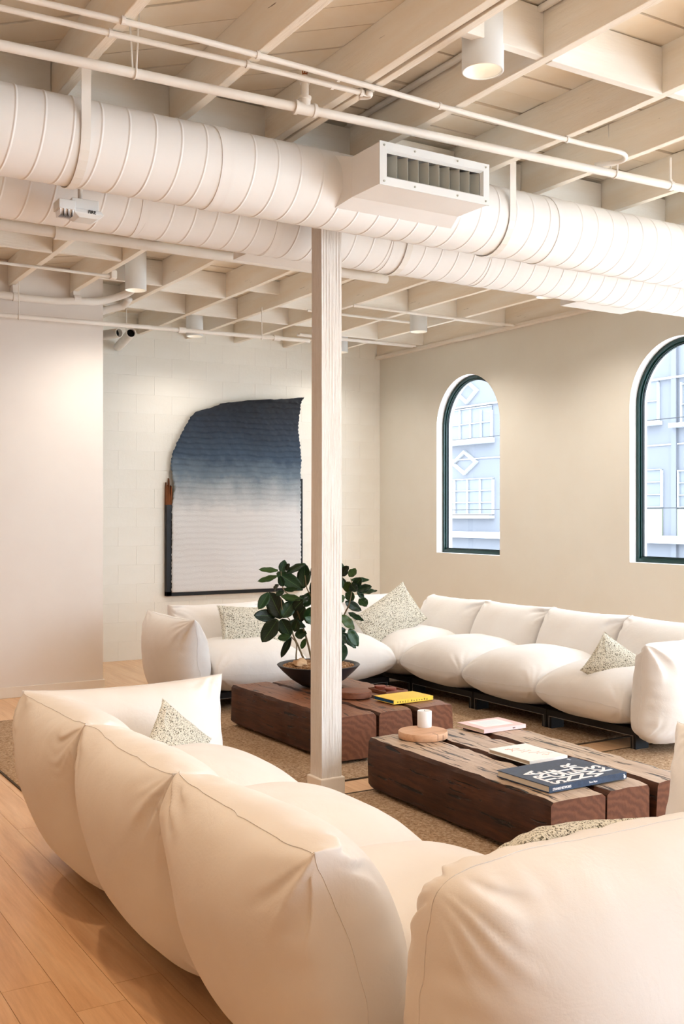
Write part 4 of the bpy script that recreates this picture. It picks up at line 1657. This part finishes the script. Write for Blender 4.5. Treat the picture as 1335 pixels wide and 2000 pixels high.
# a pale stone beside the stems
bm = bmesh.new()
bmesh.ops.create_icosphere(bm, subdivisions=3, radius=1)
for v_ in bm.verts:
    k_ = 1 + .25 * math.sin(v_.co.x * 3 + 1) * math.cos(v_.co.y * 4) + .12 * math.sin(v_.co.z * 7 + v_.co.x * 5)
    v_.co = Vector((v_.co.x * .055 * k_, v_.co.y * .04 * k_, v_.co.z * .03 * k_))
me = bpy.data.meshes.new('stone')
bm.to_mesh(me)
bm.free()
me.polygons.foreach_set('use_smooth', [True] * len(me.polygons))
me.materials.append(mat('stone_tan', rgb(196, 160, 124), .8))
sp_ = onT(490 + 490 * .1948, 1085 + 1075 * .1948, bt - .12)
link('stone', me, pl_, loc=(sp_[0] - BC[0], sp_[1] - BC[1], bh + .022))


def pp(cx_, cy_, dt=0.0):
    p = onT(490 + cx_ * .1948, 1085 + cy_ * .1948, bt + dt)
    return np.array([p[0] - BC[0], p[1] - BC[1], p[2] - TOP])


lf = M['leaf'] = mat('leaf', rgb(30, 70, 40), .38, .35)
uv = nd(lf, 'ShaderNodeTexCoord')
sxx = nd(lf, 'ShaderNodeSeparateXYZ')
lk(lf, uv.outputs['UV'], sxx.inputs[0])
ab = nd(lf, 'ShaderNodeMath', operation='SUBTRACT')
lk(lf, sxx.outputs['X'], ab.inputs[0])
ab.inputs[1].default_value = .5
ab2 = nd(lf, 'ShaderNodeMath', operation='ABSOLUTE')
lk(lf, ab.outputs[0], ab2.inputs[0])
vein = ramp(lf, ab2.outputs[0], [(.0, (1, 1, 1)), (.018, (0, 0, 0))])
# side veins
wv = nd(lf, 'ShaderNodeMath', operation='MULTIPLY_ADD')
lk(lf, ab2.outputs[0], wv.inputs[0])
wv.inputs[1].default_value = -.55
lk(lf, sxx.outputs['Y'], wv.inputs[2])
w2 = nd(lf, 'ShaderNodeMath', operation='MULTIPLY')
lk(lf, wv.outputs[0], w2.inputs[0])
w2.inputs[1].default_value = 9.0
w3 = nd(lf, 'ShaderNodeMath', operation='FRACT')
lk(lf, w2.outputs[0], w3.inputs[0])
sv = ramp(lf, w3.outputs[0], [(.0, (1, 1, 1)), (.10, (0, 0, 0))])
oi = nd(lf, 'ShaderNodeObjectInfo')
basec = ramp(lf, oi.outputs['Random'], [(.0, rgb(8, 30, 18)), (.5, rgb(16, 46, 24)), (.85, rgb(30, 64, 28)), (1.0, rgb(58, 80, 28))])
c_ = mix(lf, .18, basec, mix(lf, sv, basec, rgb(110, 150, 96)))
c_ = mix(lf, vein, c_, rgb(84, 120, 62))
setc(lf, c_)
lf_stem = mat('twig', rgb(120, 104, 78), .7)


def leaf(b, t, w, roll, curl, par):
    b, t = Vector(b), Vector(t)
    L = (t - b).length
    ax = (t - b).normalized()
    view = Vector((-_d[0], -_d[1], .55)).normalized()
    nrm = (view - ax * view.dot(ax)).normalized()
    nrm = Matrix.Rotation(roll, 3, ax) @ nrm
    sd = ax.cross(nrm)
    nu, nv = 7, 11
    v, fs, uvs = [], [], []
    for j in range(nv):
        s = j / (nv - 1)
        wd = w * .5 * (math.sin(math.pi * min(1, s * .93 + .03)) ** .75) * (1 - .25 * s)
        if j == nv - 1:
            wd = .0008
        cc = b + ax * (L * s) - nrm * (curl * L * (s * s - s * .9)) * -1
        for i in range(nu):
            a = -1 + 2 * i / (nu - 1)
            off = -nrm * (-(abs(a) ** 1.2) * wd * .22) + nrm * (.004 * math.sin(s * 16 + a * 2) * abs(a))
            v.append(cc + sd * (a * wd) + off)
            uvs.append(((a + 1) / 2, s))
    for j in range(nv - 1):
        for i in range(nu - 1):
            a = j * nu + i
            fs.append((a, a + 1, a + 1 + nu, a + nu))
    mb = MB().add(v, fs)
    o = mb.build('leaf', lf, par, smooth=True, fixn=False)
    ul = o.data.uv_layers.new(name='UVMap')
    for lp_ in o.data.loops:
        ul.data[lp_.index].uv = uvs[lp_.vertex_index]
    o.modifiers.new('solid', 'SOLIDIFY').thickness = .0009
    return o


LV = [(270, 150, 75, 140, 50), (262, 205, 65, 260, 55), (300, 170, 340, 45, 70), (345, 150, 385, 80, 45), (260, 170, 520, 345, 120), (350, 180, 545, 80, 70),
      (520, 330, 540, 80, 120), (320, 310, 285, 200, 60), (230, 350, 275, 290, 50), (330, 340, 470, 335, 45), (305, 630, 180, 365, 150), (175, 375, 75, 540, 85),
      (250, 605, 25, 600, 105), (310, 620, 430, 455, 115), (265, 640, 110, 870, 140), (300, 640, 395, 810, 125), (395, 810, 265, 830, 65), (400, 820, 300, 1025, 62),
      (385, 660, 545, 720, 85), (440, 650, 540, 510, 130), (440, 790, 560, 780, 90), (430, 760, 470, 640, 75), (505, 935, 545, 830, 45), (300, 405, 510, 440, 62),
      (430, 540, 525, 440, 95), (250, 400, 330, 360, 60), (330, 390, 420, 470, 70), (500, 400, 560, 470, 80), (270, 690, 290, 760, 60),
      (915, 190, 862, 60, 85), (905, 200, 978, 108, 75), (985, 215, 1050, 130, 75), (1000, 245, 1185, 245, 45), (1020, 330, 1110, 220, 75), (1060, 350, 1210, 310, 75),
      (1090, 360, 1265, 355, 55), (880, 320, 925, 225, 95), (945, 360, 990, 260, 85), (1065, 355, 1135, 440, 48), (1090, 430, 1160, 510, 80), (955, 370, 1030, 450, 80),
      (945, 460, 1105, 555, 75), (880, 400, 920, 470, 75), (865, 530, 880, 640, 65), (975, 570, 1130, 655, 52), (895, 600, 1035, 740, 85), (980, 740, 1070, 910, 95),
      (870, 760, 950, 745, 60), (900, 770, 1050, 930, 75), (870, 790, 960, 880, 75), (900, 870, 910, 1065, 105), (1000, 290, 1060, 360, 80), (870, 240, 900, 330, 80), (870, 860, 930, 900, 70)]
rl = random.Random(3)
stems = [[(600, 1075), (540, 1060), (470, 900), (420, 790), (395, 660), (320, 560), (300, 420)], [(560, 1075), (458, 1060), (455, 890), (400, 810)], [(620, 1070), (560, 850), (480, 600), (400, 420), (320, 330), (300, 160)],
         [(700, 1070), (780, 900), (865, 740), (940, 580), (985, 480), (1010, 330), (1000, 230)], [(680, 1075), (820, 800), (872, 600), (882, 450), (905, 330), (915, 190)], [(720, 1070), (830, 930), (890, 860)], [(650, 1070), (650, 800), (640, 500), (560, 330), (540, 200)], [(660, 1070), (700, 700), (760, 400), (850, 250)]]
for s_ in stems:
    n_ = len(s_)
    dts = [rl.uniform(-.05, .05) for _ in s_]
    pts = [pp(a, b, dts[i] if i else 0) for i, (a, b) in enumerate(s_)]
    pts[0][2] = bh - .01
    sp2 = smoothpath(pts, 5)
    MB().tube(sp2, .008, 8, rs=[.0085 - .006 * i / len(sp2) for i in range(len(sp2))]).build('stem', lf_stem, pl_, smooth=True)
for (a, b, c, d, w) in LV:
    d0 = rl.uniform(-.14, .12)
    leaf(pp(a, b, d0), pp(c, d, d0 + rl.uniform(-.07, .04)), w * 1.4 * .1948 * bt / F, rl.uniform(-.3, .3), rl.uniform(-.05, .28), pl_)
# leaves in the middle of the crown, behind the post
for k_ in range(18):
    cx_, cy_ = rl.uniform(560, 850), rl.uniform(120, 800)
    an = rl.uniform(0, 6.28)
    d0 = rl.uniform(-.2, .2)
    leaf(pp(cx_, cy_, d0), pp(cx_ + 170 * math.cos(an), cy_ + 170 * math.sin(an), d0 + rl.uniform(-.08, .08)), rl.uniform(90, 140) * .1948 * bt / F, rl.uniform(-.5, .5), rl.uniform(0, .25), pl_)
